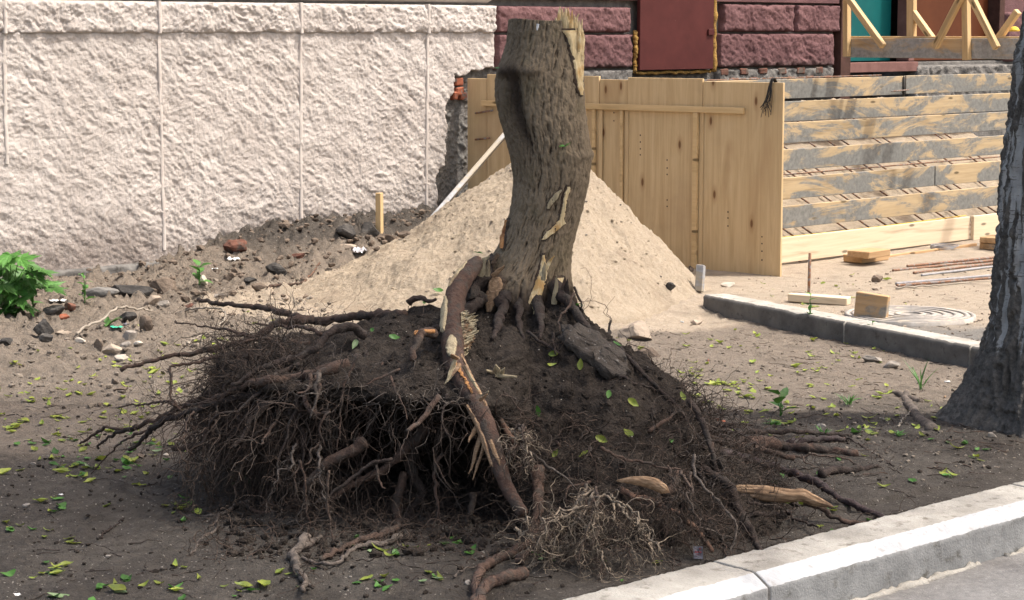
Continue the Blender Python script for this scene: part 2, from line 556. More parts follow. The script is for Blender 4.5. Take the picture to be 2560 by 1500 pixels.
def fresh_mat(name, a, b, d, st=(210, 210, 13)):
    t = NT(name); t.vary()
    g = t.noise(1.0, 7, .65, .4, st); n = t.noise(14, 5)
    c = t.ramp(g, [(.3, tuple(x * .72 for x in a)), (.5, a), (.7, b)]); c = t.mix(t.step(n, .50, .70), c, d)
    return t.done(c, .8, g, .4, .004, .2)
M['freshwood'] = fresh_mat('torn_wood', (.60, .46, .26), (.78, .65, .43), (.46, .28, .11))
M['palewood'] = fresh_mat('pale_torn_wood', (.32, .26, .165), (.50, .42, .29), (.13, .09, .06))
M['tanwood'] = fresh_mat('tan_split_wood', (.26, .165, .098), (.45, .315, .205), (.12, .075, .05), (13, 200, 200))
M['orangewood'] = fresh_mat('orange_wood', (.40, .19, .075), (.52, .30, .14), (.22, .09, .04))
def leaf_mat(name, a, b):
    t = NT(name); t.vary()
    c = t.ramp(t.noise(30, 3), [(.3, a), (.7, b)])
    hs = t.n('HueSaturation'); hs.inputs['Value'].default_value = 1
    v = t.n('MapRange'); v.inputs[3].default_value = .7; v.inputs[4].default_value = 1.25
    t.l(t.rand, v.inputs[0]); t.l(v.outputs[0], hs.inputs['Value']); t.l(c, hs.inputs['Color'])
    m = t.done(hs.outputs[0], .5, None, spec=.35)
    tr = t.n('BsdfTranslucent'); t.l(hs.outputs[0], tr.inputs[0])
    mx = t.n('MixShader'); mx.inputs[0].default_value = .25
    t.l(t.b.outputs[0], mx.inputs[1]); t.l(tr.outputs[0], mx.inputs[2]); t.l(mx.outputs[0], t.out.inputs[0])
    return m
M['leafyellow'] = leaf_mat('leaf_yellow_green', (.12, .18, .025), (.30, .32, .055))
M['leafgreen'] = leaf_mat('leaf_green', (.04, .12, .02), (.095, .23, .04))
M['leafpale'] = leaf_mat('leaf_pale_green', (.15, .22, .10), (.24, .31, .17))
M['weed'] = leaf_mat('weed_green', (.050, .15, .026), (.10, .245, .05))
M['canopy'] = leaf_mat('birch_leaf', (.03, .085, .014), (.06, .14, .025))
M['stone_dark'] = simple('asphalt_lump', (.028, .026, .025), (.085, .078, .072), 16, .9, 60, .8, .01, (.17, .15, .13), 9, (.55, .7))
M['slab'] = simple('old_asphalt', (.050, .042, .036), (.098, .082, .070), 26, .95, 90, 1.0, .014, (.20, .185, .17), 60, (.62, .7))
M['drysoil'] = simple('dry_soil_clod', (.12, .098, .078), (.24, .20, .162), 20, .95, 60, .8, .01)
M['stone_grey'] = simple('grey_stone', (.17, .15, .13), (.32, .285, .25), 12, .92, 60, .6, .008)
M['stone_brown'] = simple('brown_lump', (.08, .06, .047), (.20, .155, .12), 12, .95, 50, .8, .012)
M['stone_pale'] = simple('pale_stone', (.38, .33, .27), (.52, .46, .39), 12, .9, 60, .5, .006)
M['stone_tan'] = simple('tan_stone', (.25, .20, .155), (.38, .31, .245), 12, .9, 60, .5, .006)
M['whitepaper'] = simple('white_scrap', (.62, .61, .60), (.76, .75, .74), 12, .7, 60, .2, .003)
M['plastic'] = simple('green_plastic', (.03, .36, .22), (.05, .44, .28), 12, .4, 60, .1, .002)
M['foilmat'] = simple('foil', (.25, .245, .265), (.50, .49, .52), 22, .35, 60, .3, .004, (.05, .05, .06), 18, (.52, .6), spec=.6)
M['redprint'] = simple('red_print', (.16, .04, .05), (.22, .06, .07), 22, .6, 60, .1, .001)
M['tagpaper'] = simple('tag_paper', (.10, .098, .12), (.16, .155, .185), 22, .5, 60, .1, .002)
M['iron'] = simple('cast_iron', (.22, .20, .18), (.36, .33, .30), 14, .75, 90, .3, .004, (.45, .385, .31), 9, (.5, .65), spec=.35)
M['whitepaint'] = simple('white_paint', (.37, .375, .39), (.50, .505, .515), 18, .8, 120, .5, .004, (.34, .33, .32), 30, (.56, .70))
M['palebark'] = simple('dry_twig', (.20, .17, .135), (.31, .27, .225), 22, .85, 80, .3, .003)

# ------------------------------------------------------------------ the setting
S2 = math.sqrt(.5)
WD = np.array([S2, S2, 0]); WN = np.array([S2, -S2, 0])
WK = -15.72                                       # wall line: X - Y = WK
W0 = np.array([-3.03, -3.03 - WK, 0])
def W(s, h, d=0.0):
    s = np.asarray(s, float); h = np.asarray(h, float); d = np.asarray(d, float)
    return W0 + s[..., None] * WD + d[..., None] * WN + h[..., None] * np.array([0, 0, 1.0])
def onwall(px, py, d=0.0):
    p = on_plane(px, py, W0 + WN * d, WN)
    return float(np.dot(p - W0, WD)), float(p[2])
ws = lambda px, py=300: onwall(px, py)[0]

# front kerb line
KA, KB = G(1440, 1503, .03), G(2560, 1211, .03)
KD = (KB - KA) / np.linalg.norm(KB - KA); KN = np.array([KD[1], -KD[0], 0])       # KN towards the road
# back kerb line (its front top edge)
QA, QB = G(1863, 757, .04), G(2432, 866, .04)
QD = (QB - QA) / np.linalg.norm(QB - QA); QN = np.array([QD[1], -QD[0], 0]); QN = QN if QN[0] < 0 else -QN   # towards the soil
QL = QA - QD * (np.linalg.norm(G(1770, 736, .04) - QA))

SAND_C = at(1385, 355, 12.85)
MC = np.array([0.05, 7.3])

def ground_h(x, y):
    dw = (x - y - WK) * S2                      # distance from the wall
    sw = (x - W0[0]) * S2 + (y - W0[1]) * S2
    h = .30 * np.exp(-(np.maximum(dw, 0) / .85) ** 2) * sstep(.55, 2.0, sw) * sstep(4.4, 3.6, sw)
    h = h + .07 * np.exp(-(np.maximum(dw, 0) / .6) ** 2) * sstep(1.6, .3, sw)
    b = h
    dq = (x - QA[0]) * QN[0] + (y - QA[1]) * QN[1]        # + = soil side of the back kerb
    tq = (x - QL[0]) * QD[0] + (y - QL[1]) * QD[1]
    h = h - .075 * sstep(-.16, .0, dq) * sstep(1.6, .2, dq) * sstep(-.3, .3, tq)
    rm = np.hypot(x - MC[0], y - MC[1])
    h = h + .04 * np.exp(-(rm / 1.5) ** 4)
    # relief: clods near the wall and on the left, smoother trodden soil in front
    rough = .5 + .95 * sstep(8.5, 10.5, y) * sstep(1.2, -.4, x) + 1.3 * np.exp(-(np.maximum(dw, 0) / 1.3) ** 2) * sstep(4.6, 3.8, sw)
    soil = sstep(.35, .1, -dq)
    rough = rough * (.25 + .75 * soil)
    h = h + .012 * fbm(x * 1.3, y * 1.3, 1.7, 3)
    cl = np.maximum(fbm(x * 9, y * 9, 3.1, 4, .6), -.1)
    h = h + rough * (.024 * cl + .017 * np.maximum(0, fbm(x * 24, y * 24, 8.8, 3, .6)) + .006 * fbm(x * 70, y * 70, 2.2, 2))
    dk = (x - KA[0]) * KN[0] + (y - KA[1]) * KN[1]        # + = road side
    h = np.where(dk > -.22, h * .5 - .004, h)
    h = np.where(dk > -.10, -.40, h)
    return h

def build_ground():
    nr, nc = 600, 600
    t = np.linspace(0, 1, nr)
    Y = 5.1 * (16.6 / 5.1) ** t
    U = np.linspace(-.37, .41, nc)
    y = np.repeat(Y[:, None], nc, 1); x = U[None] * (y + 1.0)
    h = ground_h(x, y)
    dw = (x - y - WK) * S2
    sw = (x - W0[0]) * S2 + (y - W0[1]) * S2
    dq = (x - QA[0]) * QN[0] + (y - QA[1]) * QN[1]; tq = (x - QL[0]) * QD[0] + (y - QL[1]) * QD[1]
    right = sstep(.0, -.25, dq) * sstep(-1.0, .2, x - .9)
    rs = np.hypot((x - SAND_C[0] + .45) / 1.95, (y - SAND_C[1] + .1) / 1.75)
    sandy = np.maximum(1.0 * sstep(1.15, .75, rs) * sstep(.75, 1.25, dw), right * (.35 + .55 * sstep(10.8, 12.2, y)))
    dry = sstep(7.1, 9.2, y + .25 * x * -1) * (1.05 - .35 * sstep(.2, 1.4, x) * (1 - right)) * (1 - .8 * np.exp(-(np.maximum(dw, 0) / .9) ** 2) * sstep(.9, 1.8, sw))  # drier farther off; the darker near ground is partly moisture, partly painted shade
    dry = np.maximum(dry, right)
    paved = right * sstep(12.0, 10.8, y)
    V = np.stack([x, y, h], -1).reshape(-1, 3)
    o = obj('ground', V, gridF(nr, nc), M['soil'], None, True, {'sandy': sandy, 'dry': dry, 'paved': paved})
    return tag(o, kind='structure')
ground = build_ground()
o = obj('terrain', [(-90, -60, -.45), (90, -60, -.45), (90, 120, -.45), (-90, 120, -.45)], [[0, 1, 2, 3]], M['soil'], None, False)
tag(o, kind='structure')

# road: a slightly uneven asphalt sheet in front of the kerb
rx = np.linspace(-14, 24, 180); ry = np.concatenate([np.linspace(.02, 2.5, 90), np.linspace(2.7, 14, 30)])
A, B = np.meshgrid(rx, ry)
pt = KA[None, None] + A[..., None] * KD + B[..., None] * KN
hz = -.108 + .004 * fbm(pt[..., 0] * 2, pt[..., 1] * 2, .5, 3) + .0025 * fbm(pt[..., 0] * 25, pt[..., 1] * 25, .5, 2)
pt[..., 2] = hz
o = obj('road', pt.reshape(-1, 3), gridF(len(ry), len(rx)), M['road'])
tag(o, kind='structure')

# ---- building --------------------------------------------------------
bld = empty('building', W(np.float64(1.8), np.float64(0), np.float64(0)), 'rough rendered building, pale on the left and maroon right, behind the timber formwork', 'building')

def panel(name, s0, s1, h0, h1, proud, amp, res, mat, f1=9, f2=32, edge=.03, mortar=None, dirt_shade=None, seed=0., parent=bld, slant=0.0, s_lim=None):
    ns = max(3, int((s1 - s0) / res)); nh = max(3, int((h1 - h0) / res))
    s, h = np.meshgrid(np.linspace(s0, s1, ns), np.linspace(h0, h1, nh))
    wv = .05 * fbm(s * 3, h * 3, seed + 2, 2)
    a1 = (s * .80 - h * .60 + wv); a2 = (s * .60 + h * .80 + wv)          # along / across the strokes
    m1 = fbm(a1 * f1 * .75 + seed, a2 * f1 * 1.5, seed, 3, .5)
    m2 = ridged(a1 * f1 * 1.5 + seed, a2 * f1 * 2.6, seed + 3, 3, .6)
    m3 = fbm(a1 * f2 * 1.4, a2 * f2 * 1.7, seed + 6, 3, .65)
    thr = sstep(-.5, .5, fbm(s * 2.2, h * 2.2, seed + 9, 2))
    d = amp * (.75 * m1 + .34 * (m2 - .6) * (.5 + thr) + .42 * m3)
    e = np.minimum(np.minimum(s - s0, s1 - s), np.minimum(h - h0, (h1 - h) if name != 'lower_wall_course' else 9))
    e = e + edge * .9 * fbm(s * 14, h * 14, seed + 8, 3)
    rnd = np.where(e < edge, 1 - np.sqrt(np.clip(1 - ((edge - np.clip(e, 0, edge)) / edge) ** 2, 0, 1)), 0)
    d = proud + d * np.clip(e / edge, .3, 1) - rnd * max(.03, edge)
    border = np.zeros_like(d, bool); border[0] = border[-1] = True; border[:, 0] = border[:, -1] = True
    d = np.where(border, -.08, d)
    at_ = {'dirt': np.zeros_like(d), 'mortar': np.zeros_like(d)}
    if mortar is not None:
        m = mortar(s, h); at_['mortar'] = m
        d = d - m * (.055 - .02 * fbm(s * 20, h * 20, 4.4, 3)) * (~border)
    if dirt_shade is not None: at_['dirt'] = dirt_shade(s, h)
    V = W(s, h, d).reshape(-1, 3)
    o = obj(name, V, gridF(nh, ns), mat, None, True, at_)
    return child(o, bld) if parent is bld else o

LEDGE = 1.592
s_red = ws(1238, 120)
bound = np.array([onwall(x, y) for x, y in ((1062, 560), (1095, 540), (1095, 470), (1096, 430), (1112, 415), (1120, 330), (1117, 260), (1132, 235), (1133, 190), (1155, 178), (1190, 172), (1238, 168))])
bh, bs = bound[:, 1], bound[:, 0]
def mort(s, h):
    w = .035 * fbm(s * 9, h * 9, 2.2, 3)
    hl = h + w
    sb = np.interp(hl, bh[:-3], bs[:-3])
    top = np.interp(s, [bs[-4], bs[-1]], [bh[-4], bh[-1]])
    return ((s + w > sb) & (hl < top)).astype(float)
def dirt_ledge_shade(s, h):
    return sstep(.75, .1, h) * .85 + .22 * fbm(s * 1.7, h * 1.1, 3.3, 3) + .25 * sstep(1.40, 1.585, h) * sstep(1.62, 1.58, h)  # dirt towards the foot and in patches; shade under the ledge painted in
panel('lower_wall_course', ws(-230), s_red, .05, LEDGE + .012, .0, .0108, .0078, M['stucco'], 9.5, 36, .02, mort, dirt_ledge_shade, 1.3, slant=.55)
panel('upper_wall_course', ws(-230), s_red, LEDGE - .004, 1.80, .022, .015, .0075, M['stucco'], 9, 34, .03, None, lambda s, h: .0 * s, 5.1, slant=.5)
panel('top_wall_course', ws(-230), s_red, 1.806, 2.6, .0, .012, .03, M['stucco'], 9, 20, .02, None, None, 7.7)
# smooth vertical strips that divide the pale render
for k, (xt, xb, yt, yb) in enumerate(((10, 16, 90, 410), (396, 411, 90, 625), (750, 753, 88, 560), (1068, 1066, 86, 520))):
    n = 26
    ys = np.linspace(yt, yb, n); xs = np.linspace(xt, xb, n)
    sh = np.array([onwall(x, y) for x, y in zip(xs, ys)])
    P = W(sh[:, 0] + .004 * fbm(sh[:, 1] * 5, k, .5, 2), sh[:, 1], .004 + .003 * fbm(sh[:, 1] * 9, k, 3.5, 2))
    w = .0135
    prof = np.array([(-w, -.05), (-w, .001), (-w * .6, .005), (w * .5, .005), (w, .000), (w, -.05)])
    V = (P[:, None] + prof[None, :, 0, None] * WD + prof[None, :, 1, None] * WN) + .002 * rng.normal(size=(n, 6, 1)) * WN
    child(obj('joint_strip', V.reshape(-1, 3), gridF(n, 6), M['strip'], None, True), bld)
    if k < 4:
        s = onwall(xt, 60)[0]
        hh = np.linspace(LEDGE, 1.80, 8)
        P = W(np.full(8, s - .005), hh, np.full(8, .026))
        V = (P[:, None] + prof[None, :, 0, None] * WD + prof[None, :, 1, None] * WN) + .002 * rng.normal(size=(8, 6, 1)) * WN
        child(obj('joint_strip', V.reshape(-1, 3), gridF(8, 6), M['strip'], None, True), bld)
# concrete plinth at the foot of the pale wall
panel('plinth', ws(-230), ws(700), -.2, .13, .045, .010, .012, M['plinth'], 6, 22, .03, None, None, 3.2)

# maroon rusticated blocks, each a part
reds = [(1242, 1576, LEDGE, 1.80), (1242, 1582, 1.315, LEDGE - .006), (1583, 1588, LEDGE, 1.8),
        (1806, 1986, LEDGE + .006, 1.84), (1990, 2098, LEDGE + .006, 1.84), (1798, 2086, 1.30, LEDGE)]
for k, (x0, x1, h0, h1) in enumerate(reds):
    if x1 - x0 < 20: continue
    panel('wall_block', ws(x0, 60) + .004, ws(x1, 60) - .004, h0, h1, .014, .015, .010, M['redstucco'], 8, 34, .030, None, lambda s, h: .55 * sstep(1.48, 1.30, h), 11. + k)
panel('mortar_band', s_red + .004, ws(1585, 180), 1.02, 1.312, .0, .018, .014, M['mortar'], 7, 25, .02, None, None, 20.)
panel('mortar_band', ws(1796, 180), ws(2086, 180), 1.02, 1.297, .0, .020, .014, M['mortar'], 7, 25, .02, None, None, 22.)
for k in range(16):                             # bricks showing in the mortar
    s = ws(1810, 180) + .082 * k * 1.6
    if s > ws(2075, 180): break
    me = boxmesh('brick', .11, .05, .055, M['dirtybrick'], .008, .004)
    o = link(bpy.data.objects.new('brick', me)); child(o, bld)
    o.matrix_basis = Matrix.Translation(Vector(W(np.float64(s), np.float64(1.265 - .075 * (k % 2)), np.float64(-.012)))) @ frame(WD)
for (x, y, w_) in ((1152, 205, .085), (1153, 228, .075), (1143, 240, .05), (1163, 240, .06)):
    s, h = onwall(x, y)
    me = boxmesh('brick', w_, .06, .058, M['brick'], .008, .004)
    o = link(bpy.data.objects.new('brick', me)); child(o, bld)
    o.matrix_basis = Matrix.Translation(Vector(W(np.float64(s), np.float64(h), np.float64(-.035)))) @ frame(WD)

def wbox(name, s0, s1, h0, h1, d0, d1, mat, parent=bld, bev=.004):
    me = boxmesh(name, s1 - s0, d1 - d0, h1 - h0, mat, bev)
    o = link(bpy.data.objects.new(name, me))
    Mx = Matrix.Translation(Vector(W(np.float64((s0 + s1) / 2), np.float64((h0 + h1) / 2), np.float64((d0 + d1) / 2)))) @ frame(WD)
    if parent is not None: child(o, parent)
    o.matrix_basis = Mx
    return o
wbox('backing_wall', ws(-230) - 1.5, ws(2096, 60), -.3, 5.2, -.5, -.055, M['mortar'])
wbox('wall_above', ws(-230) - 1.5, s_red - .002, 2.62, 5.2, -.054, .0, M['stucco'])
wbox('wall_above', s_red + .002, ws(2096, 60), 1.85, 5.2, -.054, .01, M['redstucco'])
# maroon steel hatch with foam round it
hs0, hs1 = ws(1592, 60), ws(1777, 60)
h_bot = onwall(1690, 174)[1]
hatch = wbox('steel_hatch', hs0, hs1, h_bot, 2.55, .0, .035, M['hatch'])
lt = wbox('latch', hs1 - .085, hs1 - .01, 1.575, 1.625, .037, .05, M['hatch'], None, .003)
lt.parent = hatch; lt.matrix_parent_inverse = hatch.matrix_basis.inverted()
def foam_bar(s0, h0, s1, h1, r, d):
    n = 40
    t = np.linspace(0, 1, n)
    P = W(s0 + (s1 - s0) * t, h0 + (h1 - h0) * t, np.full(n, d))
    V, F = tube(P, np.full(n, r) * (1 + .35 * fbm(t * 14, s0 * 9, .2, 2)), 10, s0 * 7, .012, .22, 60)
    child(obj('foam_strip', V, F, M['foam']), bld)
foam_bar(hs1 + .035, h_bot - .02, hs1 + .03, 2.5, .030, .0)
foam_bar(hs0 - .02, h_bot - .02, hs0 - .018, 1.60, .018, .0)
foam_bar(hs0, h_bot - .020, hs1, h_bot - .024, .013, -.004)
# entrance with a teal and a brown leaf, behind the landing
e0, e1 = ws(2098, 60), ws(2520, 60)
wbox('entrance_jamb', ws(2097, 60), ws(2122, 60), .6, 3.4, -.3, .03, M['darkwood'])
wbox('door_recess', ws(2097, 60) + .01, e1, .2, 3.6, -.75, -.65, M['dark'])  # back of the recess, its shade painted on
wbox('landing_edge', ws(2100, 160), ws(2296, 160), 1.235, 1.325, -.1, .0, M['pinkplank'])
wbox('landing_void', ws(2100, 160) + .01, ws(2290, 160), .3, 1.23, -.6, -.5, M['dark'])  # dark sheet standing for the shade under the landing
wbox('teal_door', ws(2152, 60), ws(2290, 60), 1.33, 3.3, -.33, -.28, M['teal'])
wbox('door_jamb', ws(2292, 60), ws(2306, 60), 1.33, 3.3, -.22, -.08, M['pinkplank'])
wbox('brown_door', ws(2310, 60), ws(2502, 60), 1.33, 3.3, -.20, -.15, M['brown'])
wbox('door_jamb', ws(2505, 60), ws(2518, 60), 1.33, 3.3, -.18, -.03, M['darkwood'])
panel('wall_block', ws(2520, 60), ws(2900, 60), 1.30, 1.80, .0, .016, .02, M['redstucco'], 8, 28, .035, None, None, 31.)
panel('mortar_band', ws(2290, 170), ws(2900, 170), .9, 1.295, .0, .03, .016, M['mortar'], 7, 25, .02, None, None, 33.)
wbox('backing_wall', ws(2296, 60), ws(2900, 60) + .3, -.3, 1.32, -.5, -.05, M['mortar'])
wbox('backing_wall', e1 + .01, ws(2900, 60) + .3, 1.33, 5.2, -.5, -.055, M['redstucco'])
wbox('lintel', ws(2097, 60) + .01, e1 - .01, 3.62, 5.2, -.5, .0, M['redstucco'])

# ---- sand heap --------------------------------------------------------
def sand_h(x, y):
    dx, dy = x - SAND_C[0], y - SAND_C[1]
    r = np.hypot(dx, dy); th = np.arctan2(dy, dx)
    c, s_ = np.cos(th), np.sin(th)
    sl_ = np.where(c > 0, .66 + .34 * c ** 2, .66 - .03 * c ** 2) + np.where(s_ > 0, .15 * s_ ** 2, -.03 * s_ ** 2 + .55 * np.maximum(0, -s_ * c))
    h = SAND_C[2] + .02 - sl_ * (np.sqrt(r * r + .07 ** 2) - .07)
    h = h + .055 * fbm(x * 2.4, y * 2.4, 6.1, 3) - .03 * np.maximum(0, ridged(x * 1.6, y * 3.0, 2.7, 2) - .7)
    k = .055 + .05 * np.clip(-c, 0, 1)
    h = k * np.log1p(np.exp(np.clip(h / k, -30, 30)))
    h = h - .045 - .12 * sstep(.035, .0, h)
    lum = np.maximum(0, fbm(x * 13, y * 13, 3.3, 3, .6))
    fine = fbm(x * 48, y * 48, 9.3, 3, .65)
    return h + sstep(-.04, .1, h) * (.020 * lum + .0115 * fine + .006 * np.maximum(0, fbm(x * 90, y * 90, 4.3, 2)))
nx, ny = 430, 380
x, y = np.meshgrid(np.linspace(SAND_C[0] - 2.2, SAND_C[0] + 1.6, nx), np.linspace(SAND_C[1] - 2.0, SAND_C[1] + 1.6, ny))
hh = np.where((x - y - WK) * S2 > .02, sand_h(x, y), -.1)
sand = obj('sand_heap', np.stack([x, y, hh], -1).reshape(-1, 3), gridF(ny, nx), M['sand'])
tag(sand, 'tall cone of light beige sand heaped against the plywood behind the stump', 'sand heap')

# ---- kerbs ------------------------------------------------------------
def kerb_stone(L, prof, mats, seed, res=.012, amp=.0040):
    """prof: list of (across, height, material index of the strip that follows)"""
    n = max(8, int(L / res))
    pts = []; mi = []
    for (a, b) in zip(prof[:-1], prof[1:]):
        m = max(1, int(math.hypot(b[0] - a[0], b[1] - a[1]) / .012))
        for q in range(m):
            pts.append((a[0] + (b[0] - a[0]) * q / m, a[1] + (b[1] - a[1]) * q / m)); mi.append(a[2])
    pts.append(prof[-1][:2])
    pts = np.array(pts)
    t = np.linspace(0, L, n)
    V = np.zeros((n, len(pts), 3))
    V[..., 0] = t[:, None]; V[..., 1] = pts[None, :, 0]; V[..., 2] = pts[None, :, 1]
    d = amp * (.45 * fbm(V[..., 0] * 12 + seed, V[..., 1] * 12, V[..., 2] * 12, 2) + .5 * fbm(V[..., 0] * 60 + seed, V[..., 1] * 60, V[..., 2] * 60, 3, .6))
    V[..., 1] += d; V[..., 2] += d
    chip = np.maximum(0, fbm(t * 5, seed, .7, 3) - .45) * .03
    V[:, :, 2] -= chip[:, None] * (np.abs(pts[None, :, 0] - prof[1][0]) < .02)
    V[0, :, 0] += .003; V[-1, :, 0] -= .003
    Vv = V.reshape(-1, 3); F = gridF(n, len(pts)).tolist()
    me = raw_mesh('kerb_stone', np.vstack([Vv, V[0].mean(0)[None], V[-1].mean(0)[None]]), F + [[len(Vv), j + 1, j] for j in range(len(pts) - 1)] + [[len(Vv) + 1, (n - 1) * len(pts) + j, (n - 1) * len(pts) + j + 1] for j in range(len(pts) - 1)], mats[0])
    for m_ in mats[1:]: me.materials.append(m_)
    idx = [mi[j] for _ in range(n - 1) for j in range(len(pts) - 1)] + [0] * (2 * (len(pts) - 1))
    me.polygons.foreach_set('material_index', np.array(idx, dtype=np.int32))
    return me
kerb = empty('kerb', KA, 'pale concrete kerb with a white painted chamfer along the asphalt in the lower right', 'kerb')
Mk = frame(KD)
# local y of frame(KD) is up x KD = left of the kerb (soil side)
prof = [(.0, -.22, 0), (.0, .028, 0), (-.006, .034, 0), (-.165, .030, 1), (-.222, -.004, 2), (-.228, -.22, 2)]
joint0 = float(np.dot(G(1850, 1440, .02) - KA, KD))
starts = [joint0 - 3.02, joint0 - 2.01, joint0 - 1.0, joint0, joint0 + 1.55, joint0 + 2.56, joint0 + 3.57]
for k, s in enumerate(starts):
    L = (starts[k + 1] - s if k + 1 < len(starts) else 1.0) - .005
    me = kerb_stone(L, prof, [M['concrete'], M['whitepaint'], M['kerbside']], 3.1 * k)
    o = link(bpy.data.objects.new('kerb_stone', me)); child(o, kerb)
    o.matrix_basis = Matrix.Translation(Vector((KA[0], KA[1], .012)) + Vector(KD * s)) @ Mk
kerb2 = empty('kerb', QL, 'bare grey concrete kerb with sunlit top running from the sand heap to the birch', 'kerb')
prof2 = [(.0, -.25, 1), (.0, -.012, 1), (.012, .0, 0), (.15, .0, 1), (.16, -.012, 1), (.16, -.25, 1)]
joint2 = float(np.dot(G(2131, 803, .04) - QL, QD))
tot = float(np.dot(G(2432, 866, .04) - QL, QD)) + 1.0
Mq = frame(QD)
for k, (a, b) in enumerate(((0, joint2), (joint2, joint2 + 1.0), (joint2 + 1.0, joint2 + 2.0))):
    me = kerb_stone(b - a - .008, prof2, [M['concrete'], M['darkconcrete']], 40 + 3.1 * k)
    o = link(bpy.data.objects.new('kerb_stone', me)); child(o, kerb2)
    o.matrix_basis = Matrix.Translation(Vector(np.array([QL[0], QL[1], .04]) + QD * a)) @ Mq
gut = KA + KN * .235
for a, b in ((-1.2, .55), (.75, 1.6), (1.75, 2.6)):   # mortar line along the kerb foot, part of the kerb
    P = np.array([gut + KD * t + np.array([0, 0, -.107]) - np.array([0, 0, gut[2]]) for t in np.linspace(a, b, 40)])
    V, F = tube(P, .012 * (1 + .5 * rng.normal(size=40).clip(-1, 1)), 6, a, .006, .4)
    child(obj('mortar_fillet', V, F, M['concrete']), kerb)

# ------------------------------------------------------------------ root ball of the uprooted tree
stump = empty('uprooted_stump', (0.05, 7.3, 0), 'broken tree stump torn out of the ground with its tilted root plate and tangled roots', 'tree stump')
P_N = np.array([(0, .67), (.18, .635), (.36, .53), (.54, .40), (.70, .27), (.84, .14), (.95, .04), (1.03, -.05)])
P_C = np.array([(0, .67), (.34, .61), (.68, .53), (.93, .445), (.80, .38), (.36, .30), (.22, .03), (.95, -.03)])
def R_th(th):
    d = np.degrees(th) % 360
    return np.interp(d, [0, 45, 90, 135, 180, 215, 240, 262, 275, 290, 315, 345, 360], [.80, .80, .80, .95, 1.16, 1.12, .97, 1.0, 1.10, 1.20, 1.14, .90, .80])
def cave_w(th):
    d = np.degrees(th) % 360
    return sstep(160, 182, d) * sstep(272, 258, d)
def ball_pt(th, t):
    """t in 0..1 along the profile"""
    th = np.asarray(th, float); t = np.asarray(t, float)
    q = np.linspace(0, 1, len(P_N))
    w = cave_w(th)
    r = (1 - w) * np.interp(t, q, P_N[:, 0]) + w * np.interp(t, q, P_C[:, 0])
    h = (1 - w) * np.interp(t, q, P_N[:, 1]) + w * np.interp(t, q, P_C[:, 1])
    R = R_th(th)
    return np.stack([MC[0] + r * R * np.cos(th), MC[1] + r * R * np.sin(th), h], -1)
nth, nt = 480, 190
TH, TT = np.meshgrid(np.linspace(0, 2 * np.pi, nth, endpoint=False), np.linspace(0.002, 1, nt))
V = ball_pt(TH, TT)
# smooth the profile a little, then clods
for _ in range(6):
    V[1:-1] = .25 * V[:-2] + .5 * V[1:-1] + .25 * V[2:]
Nn = np.cross(np.gradient(V, axis=1), np.gradient(V, axis=0))
Nn /= np.maximum(np.linalg.norm(Nn, axis=-1, keepdims=True), 1e-9)
out = V - np.array([MC[0], MC[1], .2])
sgn = np.where((Nn * out).sum(-1, keepdims=True) < 0, -1, 1); 
flip = np.sign(np.median(sgn)); Nn = Nn * flip
dd = .045 * fbm(V[..., 0] * 4, V[..., 1] * 4, V[..., 2] * 4, 3) + .022 * np.maximum(-.15, fbm(V[..., 0] * 15, V[..., 1] * 15, V[..., 2] * 15, 4, .6)) + .006 * fbm(V[..., 0] * 60, V[..., 1] * 60, V[..., 2] * 60, 3, .6)
V = V + Nn * dd[..., None]
F = gridF(nt, nth, True)
ball = obj('root_ball', V.reshape(-1, 3), F, M['root_soil'])
child(ball, stump)

bpy.context.view_layer.update()
def cast(px, py, objs=None):
    d = Vector(ray(px, py)).normalized(); best = None
    for o in (objs or (ground, sand, ball)):
        mi = o.matrix_world.inverted()
        ok, loc, nor, _ = o.ray_cast(mi @ Vector(O), (mi.to_3x3() @ d))
        if ok:
            loc = o.matrix_world @ loc
            dist = (loc - Vector(O)).length
            if best is None or dist < best[0]:
                best = (dist, np.array(loc), np.array(nor), o)
    return best
def drop(x, y, objs=None):
    best = None
    for o in (objs or (ground, sand)):
        mi = o.matrix_world.inverted()
        ok, loc, nor, _ = o.ray_cast(mi @ Vector((x, y, 5)), Vector((0, 0, -1)))
        if ok:
            loc = o.matrix_world @ loc
            if best is None or loc.z > best: best = loc.z
    return best if best is not None else 0.0

# ---- trunk ---------------------------------------------------------------
YT = 7.35
TK = np.array([(48, 1275, 1456), (65, 1273, 1456), (108, 1269, 1456), (150, 1257, 1456), (190, 1248, 1456), (244, 1245, 1458), (298, 1253, 1463), (352, 1268, 1472), (395, 1279, 1476), (430, 1285, 1473),
               (460, 1287, 1468), (514, 1281, 1457), (569, 1267, 1441), (623, 1246, 1427), (655, 1222, 1422), (690, 1190, 1417), (731, 1166, 1420), (790, 1150, 1434), (840, 1140, 1444)], float)
def trunk_pt(py, phi, off=0.0):
    py = np.asarray(py, float)
    l = np.interp(py, TK[:, 0], TK[:, 1]); r = np.interp(py, TK[:, 0], TK[:, 2])
    cx, hw = (l + r) / 2, (r - l) / 2
    c = at(1280, 0, YT) * 0
    k = YT / F_PX
    # centre of the section and its radius at the trunk's distance
    dy = ray(1280, 0)
    b = -(py - 750) / F_PX
    dY = FWD[1] + b * UP[1]; dZ = FWD[2] + b * UP[2]
    X = (cx - 1280) / F_PX * YT / dY; Z = EYE + dZ * YT / dY
    Rr = hw / F_PX * YT / dY - .0075 * sstep(700, 600, py)
    return np.stack([X + (Rr + off) * np.cos(phi), YT + (Rr + off) * np.sin(phi), Z], -1), Rr
